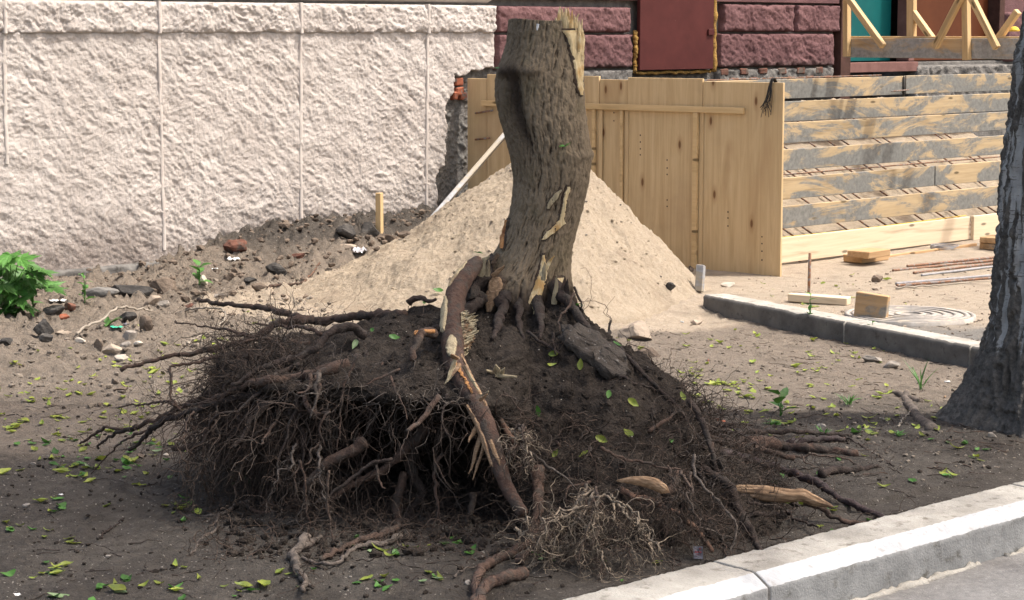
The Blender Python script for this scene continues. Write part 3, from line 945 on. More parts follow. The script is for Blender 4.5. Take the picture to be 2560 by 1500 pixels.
def smooth_tk():
    global TK
    ys = np.linspace(48, 840, 80)
    a = np.stack([ys, np.interp(ys, TK[:, 0], TK[:, 1]), np.interp(ys, TK[:, 0], TK[:, 2])], -1)
    for _ in range(3):
        a[1:-1, 1:] = .25 * a[:-2, 1:] + .5 * a[1:-1, 1:] + .25 * a[2:, 1:]
    TK = a
smooth_tk()
def trunk_disp(py, phi):
    P, R = trunk_pt(py, phi)
    tw = phi + .35 * np.sin((py - 300) / 260.0)
    cx, sx = np.cos(tw), np.sin(tw)
    z = P[..., 2]
    wob = .06 * fbm(cx * 3.2, sx * 3.2, z * 9, 2)
    a = .75 * ridged(cx * 9.5 + wob * 10, sx * 9.5 + wob * 10, z * 10.0, 2, .5) + .75 * ridged(cx * 21 + wob * 14, sx * 21 + wob * 14, z * 24.0, 2, .5)
    bark = np.clip((a + .2) / 1.6, 0, 1)
    fine = fbm(P[..., 0] * 110, P[..., 1] * 110, z * 45, 2)
    d = .0125 * bark ** 1.2 + .0022 * fine
    u = np.cos(phi); front = np.sin(phi) < .25
    # hollow groove left of the middle, brow above it, old limb scar
    g = np.exp(-((u + .62 - .0009 * (py - 230)) / .17) ** 2) * sstep(150, 215, py) * sstep(430, 300, py) * front
    brow = np.exp(-((py - 176) / 16) ** 2) * sstep(-1.05, -.85, u) * sstep(.1, -.2, u) * front
    bul = np.exp(-((py - 215) / 60) ** 2) * np.exp(-((u + .95) / .25) ** 2) * front
    mid = np.exp(-((py - 385) / 14) ** 2) * sstep(.1, .5, u) * front
    d = d - .022 * g + .016 * brow + .010 * bul + .008 * mid
    flare = sstep(640, 800, py)
    d = d + flare * .02 * np.cos(phi * 5 + 1.0)
    darken = np.clip(.75 * g + .55 * brow * bark + .35 * np.exp(-((u + .75) / .25) ** 2) * sstep(500, 330, py) * front + .7 * sstep(640, 720, py) * sstep(-.25, -.55, u) + .95 * sstep(675, 745, py), 0, .92)  # darkens hollow, brow, upper left flank and foot; the left foot is rotten
    return d, bark, darken
npy, nph = 350, 310
PY, PH = np.meshgrid(np.linspace(52, 830, npy), np.linspace(0, 2 * np.pi, nph, endpoint=False), indexing='ij')
PY = PY + np.where(PY < 180, (180 - PY) / 128 * (55 * sstep(.40, .50, np.cos(PH)) + 2.5 * np.sin(PH * 3) + 3 * np.sin(PH) + 2 * np.cos(PH)), 0)
D, BK, WT = trunk_disp(PY, PH)
V, _ = trunk_pt(PY, PH)
c0, _ = trunk_pt(PY, PH, -1e3); 
nrm = np.stack([np.cos(PH), np.sin(PH), 0 * PH], -1)
V = V + nrm * D[..., None]
Vt = V.reshape(-1, 3); Ft = gridF(npy, nph, True).tolist()
Vt = np.vstack([Vt, V[0].mean(0)[None] - np.array([[0, 0, .006]])]); Ft += [[len(Vt) - 1, (j + 1) % nph, j] for j in range(nph)]
bk = np.append(BK.ravel(), .9); wt = np.append(WT.ravel(), 0)
trunk = obj('trunk', Vt, Ft, M['bark'], None, True, {'bark': bk, 'wet': wt})
child(trunk, stump)

def sub(o, part):
    o.parent = part; o.matrix_parent_inverse = part.matrix_world.inverted() if part.parent is None else (Matrix.Translation(stump.location) @ part.matrix_basis if False else Matrix.Identity(4))
    return o

def trunk_patch(name, rows, mat, lift=.004, cols=9, rag=2.6, seed=0., cup=.0, lip=True):
    if lip: trunk_patch('bark_lip', [(rows[0][0] - 5, rows[0][1] - 1, rows[0][2] + 1)] + [(a, b - 3.5, c_ + 3.5) for a, b, c_ in rows] + [(rows[-1][0] + 5, rows[-1][1], rows[-1][2])], M['bark2'], lift - .004, cols, rag * 1.3, seed + 5, cup, False)
    lift += .006
    """strip of torn wood on the trunk: rows of (py, px_left, px_right)"""
    rows = np.array(rows, float)
    n = max(6, int((rows[-1, 0] - rows[0, 0]) / 3))
    ys = np.linspace(rows[0, 0], rows[-1, 0], n)
    l = np.interp(ys, rows[:, 0], rows[:, 1]) + rag * fbm(ys / 6, seed, .4, 2); r = np.interp(ys, rows[:, 0], rows[:, 2]) + rag * fbm(ys / 6, seed, 7.4, 2)
    t = np.linspace(0, 1, cols)
    X = l[:, None] * (1 - t) + r[:, None] * t; Y = np.repeat(ys[:, None], cols, 1)
    cx = (np.interp(Y, TK[:, 0], TK[:, 1]) + np.interp(Y, TK[:, 0], TK[:, 2])) / 2; hw = (np.interp(Y, TK[:, 0], TK[:, 2]) - np.interp(Y, TK[:, 0], TK[:, 1])) / 2
    u = np.clip((X - cx) / hw, -.985, .985)
    phi = -np.arccos(u)
    edge = np.minimum(t, 1 - t)[None] * 2
    lf = lift + .008 * np.minimum(1, edge * 3) + .004 * fbm(X / 5 + seed, Y / 30, .3, 3) - cup * np.minimum(1, edge * 1.5)
    lf = np.where((edge < .01), -.008, lf)
    P, _ = trunk_pt(Y, phi, 0)
    P = P + np.stack([np.cos(phi), np.sin(phi), 0 * phi], -1) * lf[..., None]
    o = obj(name, P.reshape(-1, 3), gridF(n, cols), mat)
    child(o, stump)
    return o
c1 = lambda rows: [(y * .5417, 1100 + a * .5417, 1100 + b * .5417) for y, a, b in rows]
c4 = lambda rows: [(600 + y * .3571, 900 + a * .3571, 900 + b * .3571) for y, a, b in rows]
trunk_patch('torn_wood_strip', c1([(140, 548, 660), (160, 562, 662), (180, 575, 662), (240, 588, 655), (300, 600, 652), (360, 612, 650), (410, 622, 648), (435, 634, 642)]), M['freshwood'], .008, 13, 1.5)
trunk_patch('bark_wound', c1([(850, 577, 590), (870, 568, 592), (900, 561, 581), (950, 551, 571), (1000, 538, 563), (1020, 518, 578), (1040, 500, 548), (1060, 478, 525), (1088, 462, 486)]), M['freshwood'], .006, 7)
trunk_patch('bark_wound', c1([(862, 548, 557), (880, 520, 553), (905, 500, 540), (925, 488, 520), (948, 487, 505)]), M['palewood'], .006, 7)
trunk_patch('bark_wound', c4([(75, 1268, 1284), (130, 1252, 1292), (200, 1232, 1294), (250, 1210, 1288), (300, 1188, 1272), (350, 1165, 1256), (400, 1158, 1246), (450, 1170, 1238), (490, 1195, 1225)]), M['freshwood'], .010, 11, 2)
trunk_patch('bark_wound', c4([(235, 1345, 1392), (280, 1302, 1398), (320, 1308, 1402), (380, 1310, 1392), (440, 1314, 1372), (500, 1322, 1352)]), M['freshwood'], .014, 9, 2)
trunk_patch('bark_wound', c4([(222, 955, 1005), (245, 930, 1025), (285, 920, 1026), (330, 905, 1000), (380, 895, 985), (420, 900, 960), (450, 910, 945)]), M['tanwood'], .014, 11, 2)
trunk_patch('bark_wound', [(548, 1262, 1278), (560, 1258, 1276), (580, 1256, 1270), (600, 1258, 1268), (615, 1260, 1264)], M['orangewood'], .008, 6, 1)

def splinter(p0, p1, w, t, mat, parent=stump, name='splinter', seed=0, yaw=0.0):
    """a flat torn sliver tapering to a ragged point"""
    p0 = np.asarray(p0, float); p1 = np.asarray(p1, float)
    n = 9
    s = np.linspace(0, 1, n)
    C = p0 + (p1 - p0) * s[:, None]
    C = C + .08 * np.linalg.norm(p1 - p0) * np.stack([fbm(s * 2, seed, .1, 2), fbm(s * 2, seed, 4.1, 2), 0 * s], -1) * s[:, None]
    ax = np.array([math.cos(yaw), math.sin(yaw), 0]); ay = np.array([-math.sin(yaw), math.cos(yaw), 0])
    d = (p1 - p0) / np.linalg.norm(p1 - p0)
    ax = ax - d * ax.dot(d); ax /= np.linalg.norm(ax); ay = np.cross(d, ax)
    wd = w * (1 - s ** 2.6) + .0012; th = t * (1 - .7 * s) + .0006
    wd = wd * (1 + .25 * fbm(s * 7, seed, 2.2, 2))
    prof = np.array([(-1, -.5), (0, -1), (1, -.5), (1, .5), (0, 1), (-1, .5)])
    V = C[:, None] + (wd[:, None] * prof[None, :, 0])[..., None] * ax / 1 + (th[:, None] * prof[None, :, 1])[..., None] * ay
    V = V.reshape(-1, 3); F = gridF(n, 6, True).tolist() + [[5, 4, 3, 2, 1, 0], [(n - 1) * 6 + j for j in range(6)]]
    return child(obj(name, V, F, mat, None, False), parent)
# the tall splinters on top of the break
for k, (x, yb, yt, w) in enumerate(((1393, 78, 44, 5), (1399, 72, 16, 5), (1407, 75, 22, 6), (1415, 80, 19, 6), (1422, 82, 20, 4), (1428, 84, 26, 4), (1388, 76, 50, 5), (1433, 90, 52, 4), (1438, 95, 36, 4), (1444, 98, 34, 5), (1449, 104, 50, 3), (1453, 112, 47, 3), (1403, 80, 36, 8), (1420, 84, 40, 7), (1440, 100, 58, 7), (1385, 70, 56, 6), (1411, 80, 30, 4))):
    ddp = YT - .10 + .012 * ((k * 7) % 5)
    splinter(at(x, yb + 26, ddp), at(x + random.uniform(-2, 2), yt, ddp + random.uniform(-.01, .01)), w * YT / F_PX * 1.25, .006, M['freshwood'], seed=k * 1.7, yaw=random.uniform(-.4, .4))
# a back slab of torn wood carrying them
splinter(at(1445, 150, YT - .07), at(1442, 62, YT - .07), .018, .010, M['freshwood'], name='torn_wood_slab', seed=7.3)
splinter(at(1408, 150, YT - .085), at(1407, 34, YT - .085), .026, .012, M['freshwood'], name='torn_wood_slab', seed=3.3)
# torn pieces at the foot of the trunk
for k, (a, b, w, mt) in enumerate((((1352, 690), (1385, 640), 5, 'freshwood'), ((1358, 700), (1362, 655), 5, 'palewood'), ((1385, 760), (1392, 690), 6, 'palewood'), ((1405, 740), (1413, 690), 5, 'root'), ((1415, 745), (1418, 698), 7, 'rootdark'), ((1192, 660), (1225, 640), 6, 'palewood'), ((1200, 690), (1215, 648), 8, 'palewood'), ((1218, 690), (1222, 650), 6, 'palewood'), ((1232, 690), (1262, 664), 6, 'tanwood'), ((1168, 672), (1190, 660), 5, 'palewood'))):
    splinter(at(*a, 7.16), at(*b, 7.14), w * 7.2 / F_PX, .005, M[mt], seed=20 + k, yaw=random.uniform(-.5, .5))
# paint drip on the cut edge
splinter(at(1345, 60, YT - .145), at(1343, 76, YT - .150), .0035, .002, M['whitepaint'], name='paint_drip')

# ---- roots ------------------------------------------------------------------
MATR = {}
def root(pts, Y0, Y1, r0, r1, mat='root', sides=11, rough=.30, wob=.008, seed=None, depths=None, name='root', n=None, deep=False):
    pts = np.array(pts, float)
    k = len(pts)
    ds = np.linspace(Y0, Y1, k) if depths is None else np.array(depths)
    P = np.array([at(x, y, d) for (x, y), d in zip(pts, ds)])
    rad = np.linspace(r0, r1, k) * np.mean(ds) / F_PX
    for i in range(k):
        hb = cast(pts[i][0], pts[i][1], (ball,))
        dist = np.linalg.norm(P[i] - O)
        if hb is not None and hb[0] < dist + rad[i] * .3 and not deep:
            P[i] = O + (P[i] - O) / dist * (hb[0] - rad[i] * .3)
        g = float(ground_h(P[i][:1], P[i][1:2])[0]) + rad[i] * .7
        if g > -.1 and P[i][2] < g:
            P[i] = O + (P[i] - O) * ((g - EYE) / (P[i][2] - EYE))
    L = np.linalg.norm(np.diff(P, axis=0), axis=1).sum()
    n = n or int(np.clip(L / .011, 10, 110))
    C = catmull(P, n)
    R = np.linspace(r0 * .95, r1 * .72, n) * np.mean(ds) / F_PX
    s = seed if seed is not None else random.uniform(0, 90)
    kn = 1 + .26 * fbm(np.linspace(0, L * 14, n), s, .2, 3)
    V, F = tube(C, R * kn, sides, s, wob, rough, 55)
    o = obj(name, V, F, M[mat])
    child(o, stump)
    ROOTS.append((C, R))
    return o
ROOTS = []
o7 = lambda L: [(200 + x * .3386, 720 + y * .3386) for x, y in L]
o5 = lambda L: [(400 + x * .4061, 900 + y * .4061) for x, y in L]
o6 = lambda L: [(1100 + x * .3571, 1000 + y * .3571) for x, y in L]
o8 = lambda L: [(1700 + x * .2381, 1020 + y * .2381) for x, y in L]
o4 = lambda L: [(900 + x * .3571, 600 + y * .3571) for x, y in L]
# left spray
root(o7([(2400, 195), (2220, 200), (2000, 212), (1800, 243), (1600, 212), (1450, 170), (1300, 137), (1100, 122), (950, 105), (860, 85)]), 7.25, 7.85, 13, 7)
root(o7([(1720, 235), (1600, 240), (1450, 270), (1350, 330), (1240, 388), (1050, 430), (900, 470), (780, 490), (620, 510), (500, 545), (400, 572), (300, 605)]), 7.42, 7.15, 12, 6)
root(o7([(1760, 480), (1560, 490), (1300, 497), (1000, 520), (850, 550), (760, 570), (690, 575), (668, 605), (672, 700), (663, 800), (700, 850), (760, 920), (790, 1000), (870, 1080)]), 7.2, 6.9, 6, 4)
root(o7([(2100, 350), (2000, 290), (1900, 300), (1810, 350), (1760, 430), (1640, 500), (1500, 540), (1350, 590), (1250, 655), (1120, 720)]), 6.95, 6.75, 12, 9, 'rootdark')
root(o7([(1980, 560), (1880, 585), (1750, 630), (1550, 672), (1400, 690), (1200, 705), (1000, 762), (850, 830), (700, 900), (560, 970), (400, 1030), (200, 1030), (140, 1062), (0, 1150)]), 6.75, 7.5, 14, 4)
root(o7([(1300, 780), (1100, 830), (900, 880), (740, 940), (600, 990), (540, 1040), (460, 1120), (370, 1200)]), 6.75, 7.2, 10, 7, 'rootdark')
root(o7([(420, 1025), (300, 1060), (200, 1110), (150, 1150), (125, 1190)]), 7.3, 7.5, 7, 3, 'rootdark')
root(o7([(700, 870), (640, 838), (520, 855), (400, 862), (260, 885)]), 6.95, 7.3, 4, 2)
root(o7([(840, 1165), (760, 1190), (690, 1190)]), 7.0, 7.1, 9, 8, 'root')
root(o7([(1300, 690), (1100, 770), (900, 850), (760, 880), (620, 960), (520, 1030), (330, 1130), (180, 1260), (60, 1390)]), 6.72, 7.4, 7, 2)
root(o7([(1780, 345), (1650, 290), (1500, 285), (1280, 255)]), 7.2, 7.4, 6, 3)
root(o7([(1700, 410), (1480, 405), (1330, 385), (1180, 350), (1050, 360)]), 7.2, 7.35, 8, 3)
root(o7([(1250, 350), (1050, 305), (900, 280), (690, 245)]), 7.35, 7.6, 4, 2)
root(o7([(1620, 560), (1500, 620), (1380, 680), (1200, 740), (1000, 800)]), 6.8, 6.85, 7, 4, 'rootdark')
root(o7([(2050, 500), (1980, 660), (1940, 780), (1920, 1000), (1900, 1200)]), 6.6, 6.5, 4, 2, 'root')
root(o7([(2363, 600), (2230, 650), (2100, 725)]), 6.55, 6.5, 4, 2, 'root')
root(o7([(1700, 640), (1690, 740), (1610, 780)]), 6.6, 6.5, 6, 3, 'root')
root(o7([(1740, 650), (1760, 740), (1740, 850), (1710, 950)]), 6.6, 6.5, 6, 3, 'root')
root(o7([(1900, 580), (1800, 620), (1720, 650)]), 6.65, 6.6, 14, 9, 'root')
root(o7([(1400, 850), (1310, 930), (1250, 1000), (1200, 1110), (1130, 1180)]), 6.7, 6.6, 11, 6, 'rootdark')
root(o7([(1440, 1000), (1370, 1090), (1330, 1150)]), 6.6, 6.5, 6, 3)
root(o7([(980, 960), (940, 1040), (900, 1140), (820, 1200), (790, 1330)]), 6.85, 6.8, 6, 3)
# inside the cave
root(o5([(1640, 420), (1570, 480), (1500, 560), (1380, 670), (1200, 762), (1100, 820), (1020, 880)]), 6.62, 6.5, 15, 8)
root(o5([(1430, 610), (1280, 650), (1130, 770), (1000, 850), (890, 920)]), 6.45, 6.4, 6, 4, 'rootdark')
root(o5([(1260, 500), (1180, 560), (1050, 620), (950, 720), (880, 810)]), 6.5, 6.5, 17, 12, 'root')
root(o5([(1500, 520), (1520, 600), (1570, 740), (1612, 810), (1560, 900), (1520, 960)]), 6.65, 6.6, 16, 12, 'rootdark')
root(o5([(1500, 700), (1480, 790), (1450, 940), (1470, 1010), (1380, 1070), (1200, 1120), (1080, 1180), (980, 1230)]), 6.6, 6.35, 13, 7)
root(o5([(1480, 1080), (1400, 1120), (1200, 1155), (1100, 1240), (1000, 1250), (870, 1220)]), 6.3, 6.25, 9, 5, 'rootgrey')
root(o5([(900, 1090), (870, 1140), (820, 1200), (840, 1260), (850, 1310), (890, 1350), (885, 1415)]), 6.3, 6.0, 15, 8, 'rootgrey')
root(o5([(870, 1340), (930, 1395)]), 6.1, 6.05, 10, 6, 'rootgrey')
root(o5([(880, 1150), (960, 1110), (990, 1090)]), 6.3, 6.35, 12, 8, 'rootgrey')
root(o5([(1740, 580), (1690, 680), (1705, 850), (1710, 970)]), 6.5, 6.4, 6, 4)
root(o5([(1720, 220), (1610, 360), (1530, 432)]), 6.4, 6.3, 9, 6, 'root')
root(o5([(560, 870), (480, 890), (370, 950), (260, 962), (140, 958)]), 6.75, 6.8, 8, 4, 'rootgrey')
root(o5([(365, 955), (340, 1040), (250, 1110), (180, 1200)]), 6.75, 6.7, 6, 3, 'rootgrey')
root(o5([(980, 80), (970, 150), (950, 260), (930, 360)]), 6.55, 6.5, 6, 3, 'rootgrey')
root(o5([(640, 270), (560, 380), (500, 440)]), 6.7, 6.7, 9, 4, 'rootdark')
root(o5([(510, 880), (600, 935), (740, 930), (830, 900)]), 6.7, 6.6, 7, 4)
root(o5([(860, 620), (895, 760), (900, 900), (930, 1060)]), 6.35, 6.35, 4, 2)
root(o5([(1040, 680), (1035, 800), (1040, 950), (1060, 1120), (1080, 1200)]), 6.3, 6.3, 4, 2, 'rootlet')
root(o5([(1330, 640), (1345, 740), (1390, 800)]), 6.45, 6.4, 5, 2)
root(o5([(1420, 100), (1470, 220), (1530, 370)]), 6.5, 6.4, 4, 2)
root(o5([(280, 620), (260, 700), (300, 830), (330, 880)]), 6.75, 6.75, 6, 4)
root(o5([(1930, 820), (1920, 920), (1880, 1000)]), 6.5, 6.45, 12, 6, 'rootdark')
# front
root(o6([(690, 480), (690, 600), (690, 720), (670, 860), (620, 940)]), 6.45, 6.25, 19, 15, 'rootred')
root(o6([(760, 890), (620, 990), (500, 1070), (380, 1120), (290, 1190), (250, 1300), (238, 1420)]), 6.2, 5.85, 15, 12, 'rootred')
root(o6([(590, 1210), (440, 1260), (340, 1290), (270, 1400), (230, 1520)]), 6.05, 5.75, 17, 17, 'rootred')
root(o6([(560, 1120), (600, 1060), (640, 1010)]), 6.1, 6.15, 14, 10, 'rootred')
root(o6([(1270, 630), (1400, 685), (1560, 742), (1620, 775), (1700, 815), (1800, 910), (1860, 990), (1905, 1055)]), 6.35, 6.12, 9, 8, 'rootorange')
root(o6([(1570, 650), (1620, 620), (1640, 545), (1680, 490)]), 6.35, 6.5, 13, 9, 'root')
root(o6([(1840, 490), (1930, 550), (2040, 620), (2080, 740), (2150, 870), (2200, 970), (2245, 1070)]), 6.6, 6.35, 14, 9, 'rootdark')
root(o6([(100, 1240), (180, 1180), (300, 1150)]), 6.0, 6.1, 3, 2, 'rootgrey')
root(o6([(1120, 330), (1300, 420), (1500, 460), (1750, 510)]), 6.35, 6.4, 5, 3, 'root')
root(o6([(620, 360), (760, 460), (880, 540), (990, 660)]), 6.3, 6.25, 4, 2, 'rootgrey')
root(o6([(1460, 220), (1580, 140), (1660, 80)]), 6.6, 6.7, 6, 4)
root(o6([(1780, 380), (1790, 520), (1840, 600), (1930, 700), (2020, 800), (2080, 900), (2060, 1000), (2010, 1100)]), 6.4, 6.2, 5, 3, 'rootgrey')
root(o6([(1800, 890), (1880, 910), (1960, 950), (2050, 970)]), 6.25, 6.25, 3, 2, 'rootgrey')
root(o6([(720, 1020), (900, 1030), (1050, 960), (1120, 900)]), 6.1, 6.1, 4, 3, 'rootletpale')
root(o6([(560, 1190), (700, 1140), (900, 1060), (1060, 950)]), 6.0, 6.05, 4, 3, 'rootletpale')
root(o6([(430, 150), (470, 220), (520, 300)]), 6.5, 6.4, 9, 8, 'rootorange')
root(o6([(1740, 0), (1830, 150), (1880, 260), (1910, 380), (1950, 520)]), 6.7, 6.6, 9, 7, 'rootdark')
# right side, along the soil
root(o8([(100, 610), (200, 660), (400, 760), (560, 865)]), 6.65, 6.68, 13, 17, 'rootdark')
root(o8([(450, 480), (700, 545), (1000, 620), (1200, 690), (1400, 765), (1600, 890), (1900, 1055), (2140, 1165)]), 7.3, 6.67, 13, 11, 'rootpurple', 12)
root(o8([(220, 240), (280, 300), (500, 370), (800, 430), (1000, 480), (1180, 522)]), 7.3, 7.35, 13, 10, 'root', 12)
root(o8([(1180, 505), (1290, 510), (1440, 490), (1700, 520), (1850, 580), (1980, 622)]), 7.4, 7.4, 3, 2, 'rootlet')
root(o8([(1280, 490), (1320, 560), (1450, 620), (1580, 720)]), 7.35, 7.2, 2, 1.5, 'rootlet')
root(o8([(700, 370), (900, 372), (1100, 390), (1300, 420), (1500, 445), (1850, 480)]), 7.55, 7.85, 17, 13, 'rootred', 12)
root(o8([(300, 240), (500, 290), (650, 262), (800, 248), (1200, 250), (1500, 272), (1800, 292)]), 7.6, 8.15, 10, 7, 'rootdark', 10)
root(o8([(1150, 370), (1250, 350), (1500, 325), (1720, 330)]), 7.75, 7.95, 12, 9, 'rootpurple', 10)
root(o8([(1480, 690), (1600, 655), (1850, 640), (2080, 615)]), 7.45, 7.55, 13, 10, 'rootdark', 10)
root(o8([(380, 185), (600, 168), (760, 190), (920, 218)]), 8.2, 8.35, 5, 3, 'rootdark')
root(o8([(290, 300), (335, 430), (350, 520), (388, 620), (390, 720)]), 7.2, 6.95, 9, 8, 'root')
root(o8([(1730, 290), (1900, 400), (2100, 520), (2310, 660)]), 8.0, 7.5, 3, 2, 'rootdark')
root(o8([(170, 555), (330, 480), (480, 415), (570, 385)]), 6.9, 7.2, 4, 3, 'rootgrey')
root(o8([(560, 960), (620, 1100), (700, 1210), (780, 1350)]), 6.6, 6.4, 11, 8, 'rootdark')
root(o8([(700, 990), (900, 1030), (1100, 1060), (1160, 1130), (1300, 1210), (1440, 1240)]), 6.75, 6.8, 5, 4, 'rootdark')
root(o8([(600, 1140), (850, 1120), (1050, 1110), (1180, 1080)]), 6.7, 6.9, 8, 6, 'rootdark')
# right slope
root(o4([(1500, 370), (1450, 470), (1395, 550), (1400, 640)]), 7.1, 6.95, 4, 2)
root(o4([(1500, 330), (1540, 420), (1560, 500)]), 7.3, 7.2, 4, 3, 'rootdark')
root(o4([(1710, 700), (1745, 640), (1750, 560)]), 7.2, 7.25, 7, 4, 'rootdark')
root(o4([(1770, 700), (1900, 850), (2050, 1000), (2200, 1150), (2330, 1330), (2420, 1450)]), 7.2, 7.0, 6, 6, 'rootdark')
root(o4([(1170, 640), (1250, 700), (1340, 750), (1390, 800)]), 6.95, 6.85, 5, 4, 'rootdark')
root(o4([(1350, 650), (1360, 730), (1380, 790)]), 6.9, 6.85, 4, 3, 'rootdark')
root(o4([(1730, 920), (1900, 990), (2100, 1060), (2260, 1170)]), 7.0, 6.95, 4, 3, 'rootdark')
root(o4([(340, 440), (400, 400), (470, 430), (520, 410)]), 7.3, 7.25, 9, 5, 'root')
# big snapped root running down the front
big = root([(1196, 655), (1186, 664), (1171, 682), (1152, 710), (1138, 743), (1133, 786), (1132, 850), (1134, 896), (1150, 935), (1176, 985), (1204, 1040), (1226, 1095), (1246, 1160), (1272, 1225), (1308, 1285)], 0, 0, 1, 1, 'rootred', 22, .07, .002, 5.5, depths=[7.17, 7.15, 7.11, 7.05, 6.98, 6.9, 6.76, 6.66, 6.58, 6.48, 6.40, 6.34, 6.28, 6.22, 6.16], n=110, deep=True)
ROOTS.pop()
Cb = catmull(np.array([at(x, y, d) for (x, y), d in zip([(1196, 655), (1186, 664), (1171, 682), (1152, 710), (1138, 743), (1133, 786), (1132, 850), (1134, 896), (1150, 935), (1176, 985), (1204, 1040), (1226, 1095), (1246, 1160), (1272, 1225), (1308, 1285)], [7.17, 7.15, 7.11, 7.05, 6.98, 6.9, 6.76, 6.66, 6.58, 6.48, 6.40, 6.34, 6.28, 6.22, 6.16])]), 110)
Rb = np.interp(np.linspace(0, 1, 110), [0, .12, .33, .43, .5, .66, .78, .88, 1], [20, 27, 29, 28, 27, 25, 22, 18, 13]) * 6.7 / F_PX
Vb, Fb = tube(Cb, Rb * (1 + .05 * fbm(np.linspace(0, 9, 110), 3, .2, 3)), 26, 5.5, 0, .10, 40)
big.data = raw_mesh('root', Vb, Fb, M['rootbig'])
def tube_patch(C, R, s0, s1, a0, a1, mat, name='bark_wound', lift=.005, seed=0., taper=.6):
    """torn patch lying on a root; angle 0 faces the camera, + to the right"""
    n, m = 26, 9
    k = np.linspace(s0, s1, n) * (len(C) - 1)
    c = np.stack([np.interp(k, np.arange(len(C)), C[:, i]) for i in range(3)], -1); r = np.interp(k, np.arange(len(C)), R)
    T = tangents(c)
    view = np.array([0, -1, .25]); 
    N1 = view - T * (T @ view)[:, None]; N1 /= np.linalg.norm(N1, axis=1)[:, None]
    N2 = np.cross(T, N1); N2 = N2 * np.sign(N2[:, :1] + 1e-9)
    t = np.linspace(-1, 1, m)
    u = np.linspace(0, 1, n)
    wid = np.clip(np.sin(np.pi * np.clip(u, .02, .98)) ** taper, 0.05, 1)
    mid, half = (a0 + a1) / 2, (a1 - a0) / 2
    ang = mid + half * t[None] * wid[:, None] + .12 * fbm(u[:, None] * 9, t[None] * 2, seed, 3)
    lf = lift * np.minimum(1, (1 - np.abs(t)) * 4)[None] + .003 * fbm(u[:, None] * 6, t[None] * 5, seed + 3, 3)
    lf[:, 0] = lf[:, -1] = -.006; lf[0] = lf[-1] = -.006
    V = c[:, None] + (r[:, None] + lf)[..., None] * (np.cos(ang)[..., None] * N1[:, None] + np.sin(ang)[..., None] * N2[:, None])
    return child(obj(name, V.reshape(-1, 3), gridF(n, m), mat), stump)
tube_patch(Cb, Rb, .20, .36, -1.4, -.45, M['palewood'], seed=1.2, lift=.008)
tube_patch(Cb, Rb, .40, .495, -.5, .5, M['palewood'], seed=2.2, lift=.012)
tube_patch(Cb, Rb, .47, .70, .72, 1.15, M['tanwood'], seed=4.2, lift=.005)
tube_patch(Cb, Rb, .66, .86, -1.25, -.55, M['tanwood'], seed=6.2, lift=.006)
tube_patch(Cb, Rb, .515, .585, -.1, .35, M['orangewood'], seed=7.2, lift=.003)
tube_patch(Cb, Rb, .585, .65, .0, .35, M['orangewood'], seed=8.2, lift=.003)
tube_patch(Cb, Rb, .04, .165, -1.2, -.7, M['palewood'], seed=9.2, lift=.006)
def torn_plate(name, edge, out_dir, widths, fibre, mat, thick=.012, seed=0.):
    """a torn slab: a long edge on the root, a ragged free edge; edge: list of (px, py, depth)"""
    n, m = 64, 16
    E = catmull(np.array([at(x, y, d) for x, y, d in edge]), n)
    v = np.linspace(0, 1, n)
    w = np.interp(v, np.linspace(0, 1, len(widths)), widths) * 6.75 / F_PX
    rag = 1 + .45 * fbm(v * 26, seed, .2, 2) + .35 * (rng.random(n) - .5)
    w = w * np.clip(rag, .25, 1.6)
    u = np.linspace(0, 1, m)
    od = np.array(out_dir, float)
    P = E[:, None] + (u[None] * w[:, None])[..., None] * od + (u[None] * w[:, None] * fibre)[..., None] * np.array([0, 0, 1.0])
    rel = .010 * ridged(v[:, None] * 13 + 0 * u[None], u[None] * .9, seed, 3) + .004 * fbm(v[:, None] * 40, u[None] * 3, seed, 2)
    A = P + np.array([0, -1, .2]) * rel[..., None]; B = P + np.array([0, thick, 0])
    V = np.vstack([A.reshape(-1, 3), B.reshape(-1, 3)]); F = gridF(n, m).tolist(); N = n * m
    F += [[q + N for q in reversed(f)] for f in F]
    for i in range(n - 1): F.append([i * m + m - 1, i * m + m - 1 + N, (i + 1) * m + m - 1 + N, (i + 1) * m + m - 1])
    for j in range(m - 1): F.append([j, j + N, j + 1 + N, j + 1]); k0 = (n - 1) * m; F.append([k0 + j, k0 + j + 1, k0 + j + 1 + N, k0 + j + N])
    return child(obj(name, V, F, mat, None, False), stump)
torn_plate('torn_wood_slab', [(1152, 782, 6.86), (1154, 820, 6.80), (1156, 860, 6.74), (1158, 892, 6.70)], (1, .25, 0), [10, 30, 36, 34, 20, 10], .45, M['palewood'], .012, 3.)
torn_plate('torn_wood_slab', [(1160, 800, 6.82), (1160, 840, 6.77), (1160, 876, 6.72)], (1, .05, 0), [8, 20, 24, 14], .2, M['tanwood'], .010, 8.)
for k, (a, b, w, mt, d) in enumerate((
        ((1140, 915), (1118, 955), 5, 'palewood', 6.5), ((1138, 900), (1112, 962), 4, 'palewood', 6.5), ((1150, 910), (1130, 940), 4, 'tanwood', 6.48), ((1140, 895), (1128, 885), 9, 'tanwood', 6.5), ((1160, 915), (1195, 975), 4, 'palewood', 6.46), ((1200, 1000), (1218, 985), 4, 'tanwood', 6.38), ((1205, 990), (1222, 978), 3, 'palewood', 6.38),
        ((1196, 1060), (1170, 1106), 5, 'tanwood', 6.37), ((1204, 1085), (1172, 1185), 5, 'tanwood', 6.36), ((1212, 1100), (1184, 1200), 3, 'tanwood', 6.35), ((1240, 1140), (1252, 1175), 8, 'tanwood', 6.28), ((1225, 1100), (1250, 1165), 5, 'tanwood', 6.28))):
    splinter(at(*a, d), at(*b, d - .03), w * d / F_PX, .006, M[mt], seed=60 + k, yaw=random.uniform(-.6, .6))
